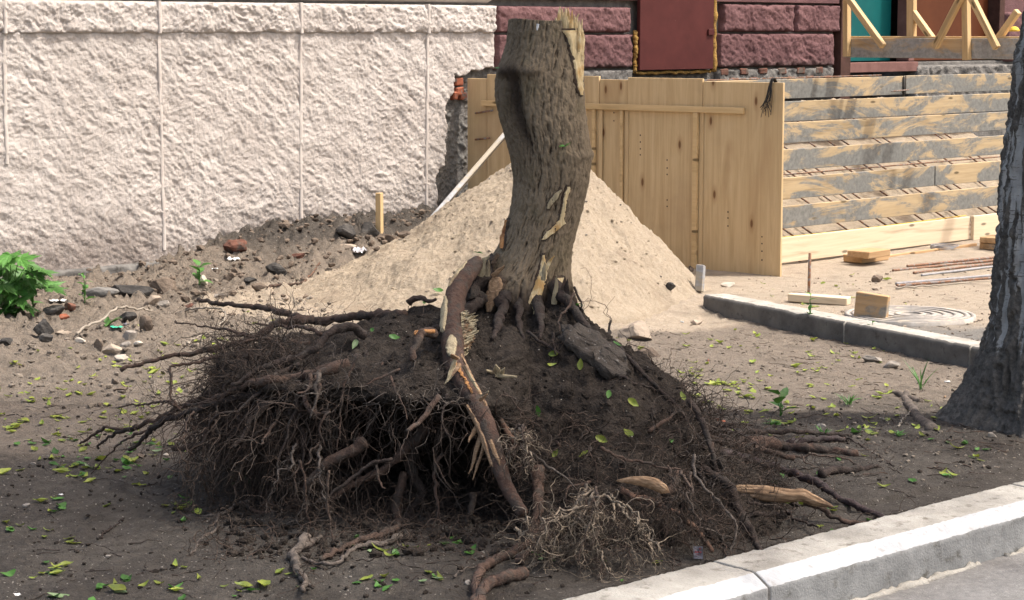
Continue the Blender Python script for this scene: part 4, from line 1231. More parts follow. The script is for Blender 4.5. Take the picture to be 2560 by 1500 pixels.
for k, (x, y_, w_, h_, d, mt) in enumerate(((1206, 700, 62, 92, 7.22, 'rootdark'), (1228, 655, 40, 60, 7.26, 'bark2'), (1188, 730, 46, 60, 7.16, 'rootdark'), (1258, 725, 46, 70, 7.23, 'rootdark'), (1400, 730, 50, 76, 7.22, 'rootdark'), (1180, 672, 38, 28, 7.18, 'bark2'))):
    V, F = lump(900 + k, 3, 8, .22)
    V = V * np.array([w_ / 2, 30, h_ / 2]) * d / F_PX
    V = V + .012 * np.stack([fbm(V[:, 0] * 40 + k, V[:, 1] * 40, V[:, 2] * 14, 3, .7)] * 3, -1)
    child(obj('rotten_wood', V + at(x, y_, d), F, M[mt], None, False), stump)
root(o4([(520, 655), (470, 650), (425, 655), (395, 690), (385, 760), (372, 830)]), 6.75, 6.6, 14, 11, 'root', 12)
root(o4([(520, 640), (450, 635), (400, 640), (370, 660)]), 6.72, 6.66, 6, 4, 'orangewood', 8)
# split, pale halves of roots
def split_root(px, Y0, Y1, hw, mat, seed):
    pts = np.array([at(x, y, d) for (x, y), d in zip(px, np.linspace(Y0, Y1, len(px)))])
    n = 40
    C = catmull(pts, n); T = tangents(C)
    up = np.array([0, -.35, .94]); A = up - T * (T @ up)[:, None]; A /= np.linalg.norm(A, axis=1)[:, None]
    Bv = np.cross(T, A)
    w = np.interp(np.linspace(0, 1, n), np.linspace(0, 1, len(hw)), hw) * Y0 / F_PX
    K = 44
    a = np.linspace(0, 2 * np.pi, K, endpoint=False)
    prof = np.stack([np.cos(a), np.sin(a)], -1)
    prof[:, 1] = np.where(prof[:, 1] < 0, prof[:, 1] * .35, prof[:, 1] * .8)
    V = C[:, None] + w[:, None, None] * (prof[None, :, 0, None] * A[:, None] + prof[None, :, 1, None] * Bv[:, None])
    s = np.linspace(0, 3, n)
    gr = ridged(a[None] * 4.0 + seed, s[:, None] * .5, .3, 3) * .16 - .1 + .10 * fbm(a[None] * 2, s[:, None] * 3.0, seed, 2)
    V = V + (V - C[:, None]) * gr[..., None]
    Vv = np.vstack([V.reshape(-1, 3), C[:1] - T[:1] * .01, C[-1:] + T[-1:] * .02])
    F = gridF(n, K, True).tolist()
    b = n * K
    for j in range(K):
        F.append([b, (j + 1) % K, j]); F.append([b + 1, (n - 1) * K + j, (n - 1) * K + (j + 1) % K])
    return child(obj('split_root', Vv, F, mat), stump)
split_root(o8([(550, 870), (640, 870), (800, 885), (1000, 905), (1150, 920), (1280, 915), (1380, 960), (1560, 1020)]), 6.58, 6.60, [13, 18, 20, 20, 18, 17, 14, 6], M['tanwood'], 1.)
root(o8([(1300, 1000), (1440, 1035), (1530, 1065), (1600, 1130), (1750, 1190), (1900, 1215), (2110, 1232)]), 6.63, 6.6, 8, 8, 'root', 12)
split_root(o6([(1248, 565), (1320, 562), (1420, 568), (1500, 585), (1570, 625)]), 6.14, 6.12, [3, 9, 13, 16, 14], M['tanwood'], 5.)
# pale broken end lying in the soil of the plate
for k, (a, b, w) in enumerate((((1243, 935), (1240, 912), 9), ((1240, 935), (1212, 950), 5), ((1245, 938), (1292, 942), 4), ((1236, 932), (1215, 925), 4), ((1250, 938), (1262, 920), 5))):
    h = cast(*a)
    if h: splinter(h[1] + np.array([0, -.012, .0]), at(b[0], b[1], h[1][1] - .045), w * 6.8 / F_PX, .008, M['palewood'], seed=90 + k)

# medium roots, procedurally grown from the plate's rim and front
def medium(th0, th1, t0, t1, count, rmin, rmax, L, mats, down=.12, outw=.5, name='root'):
    for k in range(count):
        th = random.uniform(th0, th1); t = random.uniform(t0, t1)
        p = ball_pt(np.radians(th), t)
        rad = np.array([math.cos(math.radians(th)), math.sin(math.radians(th)), 0])
        d0 = rad * outw + np.array([random.uniform(-.5, .5), random.uniform(-.5, .2), random.uniform(-.6, .1)])
        n = 26
        l = random.uniform(*L)
        W_ = walk(p[None] - rad[None] * .05, d0[None], n, l / n, .30, (0, -.02, -1), down)[0]
        W_[:, 2] = np.clip(W_[:, 2], .012, W_[0, 2] + .025)
        r = random.uniform(rmin, rmax)
        V, F = tube(W_, np.linspace(r, r * .22, n) * (1 + .15 * rng.normal(size=n).clip(-1, 1)), 6, k, .0, .12)
        child(obj(name, V, F, M[random.choice(mats)]), stump)
        ROOTS.append((W_, np.linspace(r, r * .4, n)))
medium(166, 222, .26, .56, 74, .004, .011, (.25, .55), ['root', 'rootdark', 'rootdark', 'root'])
medium(218, 262, .30, .42, 13, .003, .007, (.15, .32), ['root', 'rootdark', 'root'])
medium(262, 345, .40, .9, 74, .002, .007, (.18, .5), ['root', 'rootdark', 'root', 'rootred'], .14)
medium(-20, 40, .4, .8, 14, .003, .007, (.2, .4), ['rootdark', 'root'])

# fine rootlets: uncountable
def rootlets(name, P0, D0, n, step, wander, biasw, r0, mat, minz=.006, bias=(0, 0, -1)):
    P = walk(np.asarray(P0), np.asarray(D0), n, step, wander, bias, biasw)
    P[..., 2] = np.maximum(P[..., 2], minz)
    R = r0[:, None] * np.linspace(1, .4, n)[None]
    V, F = batch_tubes(P, R)
    o = obj(name, V, F, M[mat]); child(o, stump); o['kind'] = 'stuff'
    return o
def plate_starts(th0, th1, t0, t1, k, sink=.03):
    th = np.radians(rng.uniform(th0, th1, k)); t = rng.uniform(t0, t1, k)
    p = ball_pt(th, t); rad = np.stack([np.cos(th), np.sin(th), 0 * th], -1)
    return p - rad * sink * rng.uniform(-.5, 1, (k, 1)), rad
def cloud(name, spec, mat):
    Ps, Ds, ns = [], [], []
    for (th0, th1, t0, t1, k) in spec:
        p, rad = plate_starts(th0, th1, t0, t1, k)
        Ps.append(p); Ds.append(rad * .6 + rng.normal(size=(k, 3)) * .7 + np.array([0, 0, -.3]))
    P0 = np.vstack(Ps); D0 = np.vstack(Ds)
    k = len(P0)
    return rootlets(name, P0, D0, 13, rng.uniform(.007, .027, k), .56, .065, (.0007 + .0024 * rng.random(k) ** 2.5), mat)
cloud('rootlet_tangle', [(164, 212, .34, .52, 1200), (172, 210, .48, .6, 260), (260, 350, .48, .95, 1300), (-25, 30, .4, .95, 300)], 'rootlet')
cloud('dark_rootlet_tangle', [(164, 212, .32, .52, 1100), (180, 210, .48, .7, 200), (262, 345, .5, .95, 900), (-30, 40, .4, .95, 300)], 'rootletdark')
def curtain(name, th0, th1, k, mat, L=(.012, .030)):
    p, rad = plate_starts(th0, th1, .36, .52, k, .06)
    p[:, 2] -= rng.uniform(0, .12, k)
    D0 = rad * .4 + rng.normal(size=(k, 3)) * .5 + np.array([0, 0, -.8])
    rootlets(name, p, D0, 15, rng.uniform(*L, k) * 1.2, .40, .18, (.0007 + .0028 * rng.random(k) ** 2.5), mat)
curtain('hanging_rootlet_curtain', 168, 216, 900, 'rootlet')
curtain('hanging_rootlet_curtain', 170, 222, 800, 'rootletdark')
curtain('hanging_rootlet_curtain', 216, 262, 70, 'rootlet', (.006, .02))
curtain('hanging_rootlet_curtain', 170, 226, 420, 'rootlet', (.018, .036))
curtain('hanging_rootlet_curtain', 226, 262, 60, 'rootletdark', (.012, .03))
curtain('hanging_rootlet_curtain', 262, 300, 260, 'rootlet', (.006, .02))
cloud('grey_rootlet_tangle', [(172, 225, .3, .5, 220), (225, 262, .36, .46, 90), (262, 340, .5, .95, 380)], 'rootgrey')
# rootlets along the larger roots
Ps, Ds = [], []
for C, R in ROOTS:
    L = np.linalg.norm(np.diff(C, axis=0), axis=1).sum()
    for _ in range(int(L * 26)):
        i = random.randrange(len(C)); Ps.append(C[i]); Ds.append(rng.normal(size=3) + (C[-1] - C[0]) / max(L, .1) * .8)
Ps, Ds = np.array(Ps), np.array(Ds)
k = len(Ps)
rootlets('side_rootlet_tangle', Ps, Ds, 12, rng.uniform(.006, .024, k), .52, .035, rng.uniform(.0007, .0017, k), 'rootlet')
# the two pale beards
def beard(name, cx, cy, Y, spread, k, step, mat, wide=(60, 14)):
    c = at(cx, cy, Y); u = Y / F_PX
    P0 = c + np.stack([rng.normal(size=k) * wide[0] * u, rng.normal(size=k) * .03, rng.normal(size=k) * wide[1] * u], -1)
    D0 = np.stack([rng.normal(size=k) * spread, -np.abs(rng.normal(size=k)) * .7, -rng.uniform(.1, 1, k)], -1)
    rootlets(name, P0, D0, 22, rng.uniform(.35, 1, k) * step, .36, .24, rng.uniform(.0008, .0018, k), mat)
def drape(name, px, py, Y, ends, mats, per, step, spread=.012):
    """thin forking roots hanging from one place, each with its own fringe of rootlets"""
    top = at(px, py, Y); Q0, Q1 = [], []
    for i, (ex, ey) in enumerate(ends):
        e = at(ex, ey, Y - random.uniform(.10, .24))
        e[2] = max(e[2], float(ground_h(e[:1], e[1:2])[0]) + .01)
        s0 = top + rng.normal(size=3) * np.array([.035, .02, .02])
        mid = (s0 + e) / 2 + np.array([random.uniform(-.04, .04), -.03, random.uniform(.0, .05)])
        m2 = (mid + e) / 2 + rng.normal(size=3) * .018
        C = catmull(np.array([s0, mid, m2, e]), 30)
        V, F = tube(C, np.linspace(random.uniform(.003, .006), .0012, 30), 6, i * 3.3, .018, .25)
        child(obj('root', V, F, M[random.choice(mats)]), stump)
        for _ in range(int(per * random.uniform(.4, 1.4))):
            q = random.random() ** .7; j = int(q * 29)
            Q0.append(C[j]); Q1.append((C[min(29, j + 2)] - C[max(0, j - 2)]) / .02 + rng.normal(size=3) * 1.0)
    Q0, Q1 = np.array(Q0), np.array(Q1); k = len(Q0); h = rng.random(k) < .55
    for sel, mt in ((h, mats[0]), (~h, mats[-1])):
        n_ = int(sel.sum())
        rootlets(name, Q0[sel], Q1[sel], 13, rng.uniform(.3, 1, n_) ** 1.5 * step, .50, .10, .0006 + .0017 * rng.random(n_) ** 2, mt)
drape('hanging_rootlet_mat', 1480, 1235, 6.14, [(1330, 1395), (1365, 1440), (1400, 1462), (1432, 1472), (1465, 1480), (1500, 1478), (1535, 1462), (1570, 1452), (1605, 1432), (1640, 1412), (1655, 1380), (1345, 1360), (1450, 1420), (1520, 1410), (1590, 1385), (1410, 1400)], ['rootletpale', 'rootlet'], 46, .016)
drape('hanging_rootlet_mat', 1296, 1068, 6.40, [(1262, 1150), (1285, 1170), (1310, 1165), (1335, 1150), (1352, 1120), (1272, 1120), (1322, 1190)], ['rootletpale', 'rootlet'], 26, .011)
drape('hanging_rootlet_mat', 1680, 1200, 6.30, [(1600, 1330), (1640, 1370), (1680, 1390), (1720, 1380), (1760, 1360), (1800, 1340), (1830, 1300), (1700, 1330)], ['rootlet', 'rootletdark'], 40, .015)
drape('hanging_rootlet_mat', 1350, 1310, 6.12, [(1300, 1400), (1330, 1430), (1290, 1370), (1380, 1420)], ['rootlet', 'rootletpale'], 30, .013)
drape('hanging_rootlet_mat', 780, 1130, 6.55, [(700, 1290), (740, 1310), (790, 1300), (830, 1290), (660, 1270)], ['rootlet', 'rootgrey'], 30, .013)
drape('hanging_rootlet_mat', 560, 1040, 6.78, [(480, 1270), (520, 1290), (560, 1300), (610, 1290), (460, 1220)], ['rootlet', 'rootletdark'], 40, .015)
Ps = []
while len(Ps) < 900:
    x_, y_ = random.uniform(460, 1330), random.uniform(1265, 1420)
    if y_ > 1340 + 60 * math.sin(x_ / 130.0) and random.random() < .8: continue
    p = G(x_, y_, .01); p[2] = float(ground_h(np.array([p[0]]), np.array([p[1]]))[0]) + .006
    Ps.append(p)
Ps = np.array(Ps); k = len(Ps)
D0 = rng.normal(size=(k, 3)); D0[:, 2] = np.abs(D0[:, 2]) * .4
rootlets('floor_rootlet_tangle', Ps, D0, 16, rng.uniform(.005, .018, k), .45, .07, .0007 + .0022 * rng.random(k) ** 2.5, 'rootlet', .012)
# flare roots running from the trunk into the plate
root([(1385, 715), (1420, 752), (1452, 800), (1490, 850)], 7.2, 7.0, 20, 8, 'rootdark', 14)
root([(1340, 745), (1352, 790), (1350, 850)], 7.18, 6.95, 18, 6, 'rootdark', 14)
root([(1262, 740), (1250, 790), (1232, 850)], 7.17, 6.95, 19, 7, 'rootdark', 14)
root([(1300, 750), (1296, 800), (1310, 850)], 7.17, 6.95, 13, 5, 'rootdark', 14)
root([(1205, 745), (1172, 780), (1120, 812), (1060, 830)], 7.18, 6.98, 20, 8, 'rootdark', 14)
# black asphalt slab carried up by the plate
def slab(px, Y, hx, hy, th, normal, yaw, mat, label, cat, name, seed):
    c = at(*px, Y)
    n = 44
    a = np.linspace(0, 2 * np.pi, n, endpoint=False)
    r = 1 + .30 * fbm(np.cos(a) * 2.2 + seed, np.sin(a) * 2.2, .3, 4, .6)
    rings = []
    for (rr, z) in ((0.02, .5), (.35, .55), (.65, .5), (.9, .5), (.985, .48), (1.02, .2), (1.0, -.1), (1.04, -.3), (.9, -.5), (.4, -.5), (.02, -.5)):
        q = np.stack([np.cos(a) * r * rr * hx, np.sin(a) * r * rr * hy, np.full(n, z * th)], -1)
        q = q + .011 * np.stack([fbm(q[:, 0] * 34, q[:, 1] * 34, q[:, 2] * 34 + i, 3, .7) for i in (0, 3, 6)], -1)
        rings.append(q)
    V = np.vstack(rings)
    z = Vector(normal).normalized(); x = Vector((math.cos(yaw), math.sin(yaw), 0)); x = (x - z * x.dot(z)).normalized(); y = z.cross(x)
    Mx = Matrix.Translation(Vector(c)) @ Matrix((x, y, z)).transposed().to_4x4()
    o = obj(name, V, gridF(len(rings), n, True), mat)
    o.matrix_basis = Mx
    return tag(o, label, cat)
hit = cast(1492, 885)
slab((1492, 878), (hit[1][1] if hit else 6.9) - .015,   .135, .085, .034, (.42, -.40, .82), -.55, M['slab'], 'flat chunk of old asphalt stuck in the soil on the right flank of the root ball', 'asphalt chunk', 'asphalt_slab', 2.)

# ------------------------------------------------------------------ stair formwork
PR = G(1951, 691); PL = W(np.float64(ws(1166, 400)), np.float64(0), np.float64(.0))
PL = np.array([PL[0], PL[1], 0])
PD = (PL - PR) / np.linalg.norm(PL - PR)          # towards the wall
PNn = np.array([PD[1], -PD[0], 0]); PNn = PNn if PNn[1] < 0 else -PNn      # faces the camera
ply = empty('plywood_formwork', PR, 'side wall of yellowish plywood sheets with nailed battens beside the sand heap', 'formwork')
def onply(px, py, off=0.0):
    p = on_plane(px, py, PR + PNn * off, PNn)
    return float(np.dot(p - PR, PD)), float(p[2])
def plybox(name, s0, s1, h0, h1, d0, d1, mat, bev=.002):
    if s1 < s0: s0, s1 = s1, s0
    me = boxmesh(name, s1 - s0, d1 - d0, h1 - h0, mat, bev)
    o = link(bpy.data.objects.new(name, me)); child(o, ply)
    o.matrix_basis = Matrix.Translation(Vector(PR + PD * (s0 + s1) / 2 + PNn * (d0 + d1) / 2 + np.array([0, 0, (h0 + h1) / 2]))) @ frame(PD)
    return o
for x0, x1, yt, off in ((1168, 1218, 196, .0), (1218, 1498, 188, .004), (1498, 1570, 199, -.003), (1570, 1757, 195, .006), (1757, 1958, 205, .004)):
    s0, s1 = onply(x0 + .6, 300)[0], onply(x1 - .6, 300)[0]
    ht = onply((x0 + x1) / 2, yt)[1]
    plybox('plywood_sheet', s0, s1, -.12, ht, -.021 + off, off, M['ply'])
s0, h0 = onply(1205, 256, .02); s1, h1 = onply(1860, 279, .02)
plybox('batten', s0, s1, (h0 + h1) / 2 - .02, (h0 + h1) / 2 + .02, .0075, .034, M['batten'])
hb = (h0 + h1) / 2 - .022
for x, w_, dd_ in ((1484, .026, .03), (1553, .022, .026), (1739, .034, .038)):
    s, _ = onply(x, 450, .02); plybox('batten', s - w_ / 2, s + w_ / 2, -.1, hb, .0075, dd_, M['batten'])
for x in (1500, 1565, 1752):                       # strips doubled beside the battens
    s, _ = onply(x + 3, 450); plybox('batten', s - .016, s + .016, -.1, hb, .0072, .013, M['ply'])
for (xa, ya, xb, yb) in ((1188, 283, 1232, 276), (1188, 349, 1224, 345)):
    a = on_plane(xa, ya, PR + PNn * .02, PNn); b = on_plane(xb, yb, PR + PNn * .03, PNn)
    V, F = tube(np.array([a, b]), np.array([.007, .007]), 8); child(obj('steel_pin', V, F, M['rust']), ply)
# screw heads
for x, ys in ((1601, (338, 355, 372, 387)), (1668, (400, 420, 436, 500, 516)), (1820, (530, 545, 565)), (1535, (282, 302)), (1905, (592, 609, 628, 650))):
    for y_ in ys:
        s, h = onply(x, y_, .006); plybox('screw_head', s - .0045, s + .0045, h - .0045, h + .0045, .0062, .0078, M['wire'], .001)

steps = empty('stair_formwork', PR + PD * .4, 'stepped stair form of cement smeared boards, one board for each riser', 'formwork')
DIRB = np.array([S2, S2, 0])
brd = [(594, 655), (516, 577), (445, 500), (374, 431), (307, 363), (254, 303), (198, 247)]
Pl_at = lambda s: PR + PD * s
SB = []; HT = []
for k in range(7):
    yk = 14.28 + .42 * k                        # distance of each riser where the plywood edge hides it
    p = at(1956, brd[k][0], yk); HT.append(float(p[2]))
    # move back along the board until the plywood line
    u = np.dot(p - PR, PNn) / np.dot(DIRB, PNn)
    st = p - DIRB * u; st[2] = 0
    SB.append(st)
LB = 5.2
for k, st in enumerate(SB):
    htop = HT[k]; hbt = htop - (.176 if k == 0 else .158)
    a = st + DIRB * .02; a = np.array([a[0], a[1], (htop + hbt) / 2])
    def pt(px, off=0.0):
        q = on_plane(px, (brd[k][0] + brd[k][1]) / 2, st, np.array([S2, -S2, 0])); return np.array([q[0], q[1], (htop + hbt) / 2])
    if k == 0:
        j = pt(2420); board('riser_board', a, j - DIRB * .003, htop - hbt, .03, M['freshboard'], steps)
        nrm_ = np.array([S2, -S2, 0])
        board('riser_board', j + nrm_ * .031, j + nrm_ * .031 + DIRB * 1.6, htop - hbt + .012, .03, M['freshboard'], steps)
    elif k == 2:
        j = pt(2333); board('riser_board', a, j - DIRB * .006, htop - hbt, .028, M['oldboard'], steps); board('riser_board', j + DIRB * .006, j + DIRB * 1.9, htop - hbt, .028, M['oldboard'], steps)
    elif k == 6:
        j = pt(2260); board('riser_board', a, j - DIRB * .008, htop - hbt, .028, M['oldboard'], steps); board('riser_board', j + DIRB * .008 + np.array([0, 0, .004]), j + DIRB * 2.0, htop - hbt, .028, M['oldboard'], steps)
    else:
        e_ = pt(2640); board('riser_board', a, e_, htop - hbt, .028, M['oldboard'], steps)
# black clamp tying the topmost pair of boards
q = on_plane(2259, 222, SB[6] + np.array([S2, -S2, 0]) * .02, np.array([S2, -S2, 0]))
for dx, ln in ((0, .20),):
    V, F = tube(np.array([q + np.array([0, 0, .105]), q - np.array([0, 0, .10])]), np.array([.011, .011]), 8); child(obj('clamp', V, F, M['wire']), steps)
V, F = tube(np.array([q + DIRB * .06 + np.array([S2, -S2, 0]) * .01 - np.array([0, 0, .01]), q - DIRB * .19 + np.array([S2, -S2, 0]) * .01 - np.array([0, 0, .018])]), np.array([.006, .006]), 8); child(obj('clamp_bar', V, F, M['rust']), steps)
# sloping bed of earth under the boards
nb = 130
A, B = np.meshgrid(np.linspace(.02, LB, 220), np.linspace(-.02, 1, nb))
s_first = np.dot(SB[0] - PR, PD); s_last = np.dot(SB[6] - PR, PD) + .35
Sg = s_first + (s_last - s_first) * B
pt_ = PR + Sg[..., None] * PD + A[..., None] * DIRB
hb_ = -.02 + (HT[6] - .12) * np.clip(B, 0, 1) - .06 + .018 * fbm(pt_[..., 0] * 7, pt_[..., 1] * 7, 2.2, 4) + .008 * fbm(pt_[..., 0] * 30, pt_[..., 1] * 30, 1.2, 3)
pt_[..., 2] = hb_
nv = hb_.size
o = child(obj('earth_bed', pt_.reshape(-1, 3), gridF(nb, 220), M['sand']), steps)
# reinforcing bars lying on the bed
bars = empty('rebar_mat', PR + PD * .6 + DIRB * 1, 'rusty reinforcing bars laid down the slope between the riser boards', 'reinforcing bars')
def bedpt(s, a): 
    b = (s - s_first) / (s_last - s_first)
    p = PR + PD * s + DIRB * a; p[2] = -.08 + (HT[6] - .12) * b + .035
    return p
for k in range(18):
    a = .10 + k * .28
    j = random.uniform(-.12, .12)
    V, F = tube(np.array([bedpt(s_first + .02, a + j), bedpt(s_last - .1, max(.05, a + j + random.uniform(-.25, -.1)))]), np.array([.007, .007]), 6)
    child(obj('rebar', V, F, M['rust']), bars)
for k in range(6):
    s = s_first + .15 + k * .4
    V, F = tube(np.array([bedpt(s, .06) + np.array([0, 0, .012]), bedpt(s + .02, 5.0) + np.array([0, 0, .012])]), np.array([.006, .006]), 6)
    child(obj('rebar', V, F, M['rust']), bars)
# yellow string
a = on_plane(1962, 596, SB[0] + np.array([0, 0, 0]), np.array([S2, -S2, 0])); 
p0 = SB[0] + DIRB * .3 + np.array([0, 0, .19]); p1 = SB[0] + DIRB * 2.9 + np.array([0, 0, .20])
V, F = tube(catmull(np.array([p0, (p0 + p1) / 2 - np.array([0, 0, .008]), p1]), 20), np.full(20, .0028), 6)
tag(obj('string', V, F, M['yellowcord']), 'thin yellow string stretched along the lowest fresh riser board', 'string')
# bunch of tie wire hung over the plywood edge
wires = empty('tie_wire_bunch', on_plane(1930, 205, PR, PNn), 'bunch of black tie wire hung over the top edge of the plywood', 'wire bunch')
for k in range(14):
    top = on_plane(1932 + random.uniform(-4, 4), 203, PR + PNn * .015, PNn)
    mid_ = on_plane(1922 + random.uniform(-8, 8), 245, PR + PNn * .03, PNn)
    end = on_plane(1916 + random.uniform(-16, 18), 292 + random.uniform(-30, 3), PR + PNn * .03, PNn)
    back = top - PNn * .05 + np.array([0, 0, -.03])
    V, F = tube(catmull(np.array([back, top + np.array([0, 0, .02]), mid_, end]), 14), np.full(14, .0022), 5)
    child(obj('wire', V, F, M['wire']), wires)

# timber railing on the landing
RA = at(2112, 95, 17.3); RB_ = at(2545, 98.5, 15.9)
rail = empty('timber_railing', (RA[0], RA[1], 1.3), 'raw timber railing frame with diagonal braces above a cement smeared beam', 'railing')
RDir = (RB_ - RA); RDir[2] = 0; RDir /= np.linalg.norm(RDir)
RN = np.array([RDir[1], -RDir[0], 0]); RN = RN if RN[1] < 0 else -RN
def onrail(px, py, off=0.0): return on_plane(px, py, RA + RN * off, RN)
bt, bb = onrail(2112, 95)[2], onrail(2112, 143)[2]
a = RA.copy(); a[2] = (bt + bb) / 2
board('beam', a, a + RDir * 2.6, bt - bb, .035, M['beam'], rail)
board('deck_edge', a - RN * .07 + np.array([0, 0, (bt - bb) / 2 + .008]), a - RN * .07 + np.array([0, 0, (bt - bb) / 2 + .008]) + RDir * 2.6, .014, .10, M['batten'], rail)
def rpost(xa, ya, xb, yb, w_, off=.0425):
    p, q_ = onrail(xa, ya, off), onrail(xb, yb, off)
    return board('post' if abs(xa - xb) < 12 else 'brace', p, q_, w_, .048, M['batten'], rail, up=tuple(RDir) if abs(xa - xb) < 12 else (0, 0, 1))
rpost(2117, -140, 2117, 141, .052)
rpost(2413, -140, 2417, 150, .056)
for (xa, ya, xb, yb, off) in ((2118, -8, 2208, 116, .0925), (2406, -14, 2338, 118, .0925), (2424, -16, 2492, 120, .0925), (2275, 20, 2340, 110, -.05), (2545, 28, 2490, 105, -.05)):
    p, q_ = onrail(xa, ya, off), onrail(xb, yb, off)
    o = board('brace', p, q_, .05, .046, M['batten'], rail, up=tuple(np.cross((q_ - p) / np.linalg.norm(q_ - p), RN)))
p, q_ = onrail(2280, -140, -.05), onrail(2279, 95, -.05); board('post', p, q_, .07, .048, M['batten'], rail, up=tuple(RDir))

# yellow ball-like helmet behind the railing
c = at(2535, 76, 16.6)
V, F = ICO3
Vh = V * np.array([.04, .05, .032]); Vh[:, 2] = np.maximum(Vh[:, 2], -.008)
brim = np.where((np.abs(V[:, 2]) < .25)[:, None], Vh * np.array([1.18, 1.18, 1]), Vh)
o = obj('hard_hat', brim + c, F, M['yellowcord']); tag(o, 'yellow rounded cap half hidden by the birch on the landing', 'hat')

# ------------------------------------------------------------------ loose timber and steel on the path
def gblock(name, px, py, sx, sy, sz, yaw, mat, label, cat, z=None, pitch=0., bev=.004, group=None, roll=0.):
    p = cast(px, py, (ground, sand))[1] if z is None else G(px, py, z)
    me = boxmesh(name, sx, sy, sz, mat, bev, .003)
    o = link(bpy.data.objects.new(name, me))
    o.matrix_basis = Matrix.Translation((p[0], p[1], (p[2] if z is None else z) + sz / 2)) @ Matrix.Rotation(yaw, 4, 'Z') @ Matrix.Rotation(pitch, 4, 'Y') @ Matrix.Rotation(roll, 4, 'X')
    return tag(o, label, cat, group)
lo = gblock('wood_block', 2165, 652, .30, .17, .048, math.radians(42), M['block'], 'lower of the two stacked timber offcuts in front of the riser boards', 'timber block')
up_ = gblock('wood_block', 2172, 641, .26, .18, .046, math.radians(45), M['block'], 'upper of the two stacked timber offcuts in front of the riser boards', 'timber block', z=lo.location.z + .025)
lo2 = gblock('wood_block', 2495, 622, .24, .16, .048, math.radians(40), M['block'], 'lower offcut of the pair half hidden behind the birch trunk', 'timber block')
gblock('wood_block', 2488, 606, .22, .15, .046, math.radians(52), M['block'], 'upper offcut of the pair half hidden behind the birch trunk', 'timber block', z=lo2.location.z + .025)
gblock('wood_plank', 2048, 757, .36, .10, .045, math.radians(-22), M['freshboard'], 'flat pale board lying behind the grey kerb at the foot of the steel stake', 'board', pitch=.03)
gblock('wood_block', 2179, 802, .19, .052, .155, math.radians(-32), M['block'], 'dark stained plank offcut standing on edge against the grey kerb', 'timber block', pitch=.10)
gblock('wood_peg', 1750, 729, .05, .045, .165, math.radians(-20), M['whiteboard'], 'short whitish square peg leaning at the right foot of the sand heap', 'peg', roll=-.25)
p = cast(2021, 752, (ground,))[1]
V, F = tube(np.array([p, at(2025, 633, p[1])]), np.array([.009, .009]), 10)
tag(obj('steel_stake', V, F, M['rust']), 'upright rusty steel bar driven in behind the grey kerb', 'stake')
for k, (xa, ya, xb, yb, lab) in enumerate(((2268, 668, 2540, 644, 'rusty bar lying furthest back in the row on the sandy path'), (2232, 679, 2540, 651, 'rusty bar reaching furthest left in the row on the sandy path'), (2284, 685, 2540, 657, 'rusty bar third from the steps on the sandy path'), (2304, 691, 2540, 664, 'dark bar just in front of the third rusty bar on the path'), (2240, 712, 2540, 690, 'ribbed grey bar of the nearest pair on the path'), (2242, 717, 2540, 696, 'rusty bar lying against the ribbed grey bar on the path'))):
    a = cast(xa, ya, (ground,))[1] + np.array([0, 0, .008]); b = cast(xb, yb, (ground,))[1] + np.array([0, 0, .012])
    n = 160
    P = a + (b - a) * np.linspace(0, 1.6, n)[:, None]; P[:, 2] = np.maximum(P[:, 2], .012)
    P[:, 2] = np.linspace(a[2], b[2] + .006, n)
    R = np.full(n, .0085); R[::2] *= 1.12
    V, F = tube(P, R, 8)
    tag(obj('steel_bar', V, F, M['steel'] if k in (3, 4) else M['rust']), lab, 'steel bar', 'steel bars lying on the sandy path')
# wire coil
c = cast(2355, 624, (ground,))[1]
wc = empty('wire_coil', c, 'flat coil of grey wire lying in front of the fresh board', 'wire coil')
for k in range(3):
    a = np.linspace(0, 2 * np.pi, 40); r = .085 + .008 * k
    P = np.stack([c[0] + r * np.cos(a) + .01 * k, c[1] + r * np.sin(a), np.full(40, c[2] + .012 + .010 * k)], -1)
    V, F = tube(P, np.full(40, .004), 6); child(obj('loop', V, F, M['steel']), wc)
# long twig on the path
a, b = cast(2240, 724, (ground,))[1], cast(2420, 708, (ground,))[1]
V, F = tube(catmull(np.array([a, (a * 2 + b) / 3 + np.array([0, -.05, .01]), b]), 24) + np.array([0, 0, .006]), np.linspace(.007, .004, 24), 7, 1., .01)
tag(obj('twig', V, F, M['palebark']), 'thin dry stick lying in front of the steel bars on the path', 'stick')
# line of a plank edge in the sand behind the blocks
a, b = cast(2200, 647, (ground,))[1], cast(2440, 614, (ground,))[1]
o = board('edge_board', a + np.array([0, 0, .004]), b + np.array([0, 0, .004]), .03, .02, M['block']); tag(o, 'narrow dark batten half buried in the sand behind the stacked offcuts', 'batten')
# manhole cover
c = cast(2275, 792, (ground,))[1]
mh = empty('manhole_cover', (c[0], c[1], c[2]), 'round cast iron manhole cover with concentric ridges dusted with sand', 'manhole cover')
def disc(r0, r1, z0, z1, name, mat):
    a = np.linspace(0, 2 * np.pi, 72, endpoint=False); V = []
    for (r, z) in ((r0, z0), (r0, z1), (r1, z1), (r1, z0)):
        V.append(np.stack([c[0] + r * np.cos(a), c[1] + r * np.sin(a), np.full(72, c[2] + z)], -1))
    child(obj(name, np.vstack(V), gridF(4, 72, True), mat, None, False), mh)
disc(.001, .335, -.02, .014, 'cover_plate', M['iron'])
for r in (.075, .135, .195, .255, .315): disc(r - .013, r + .013, .0142, .021, 'ridge', M['iron'])
disc(.34, .365, -.02, .018, 'rim', M['iron'])

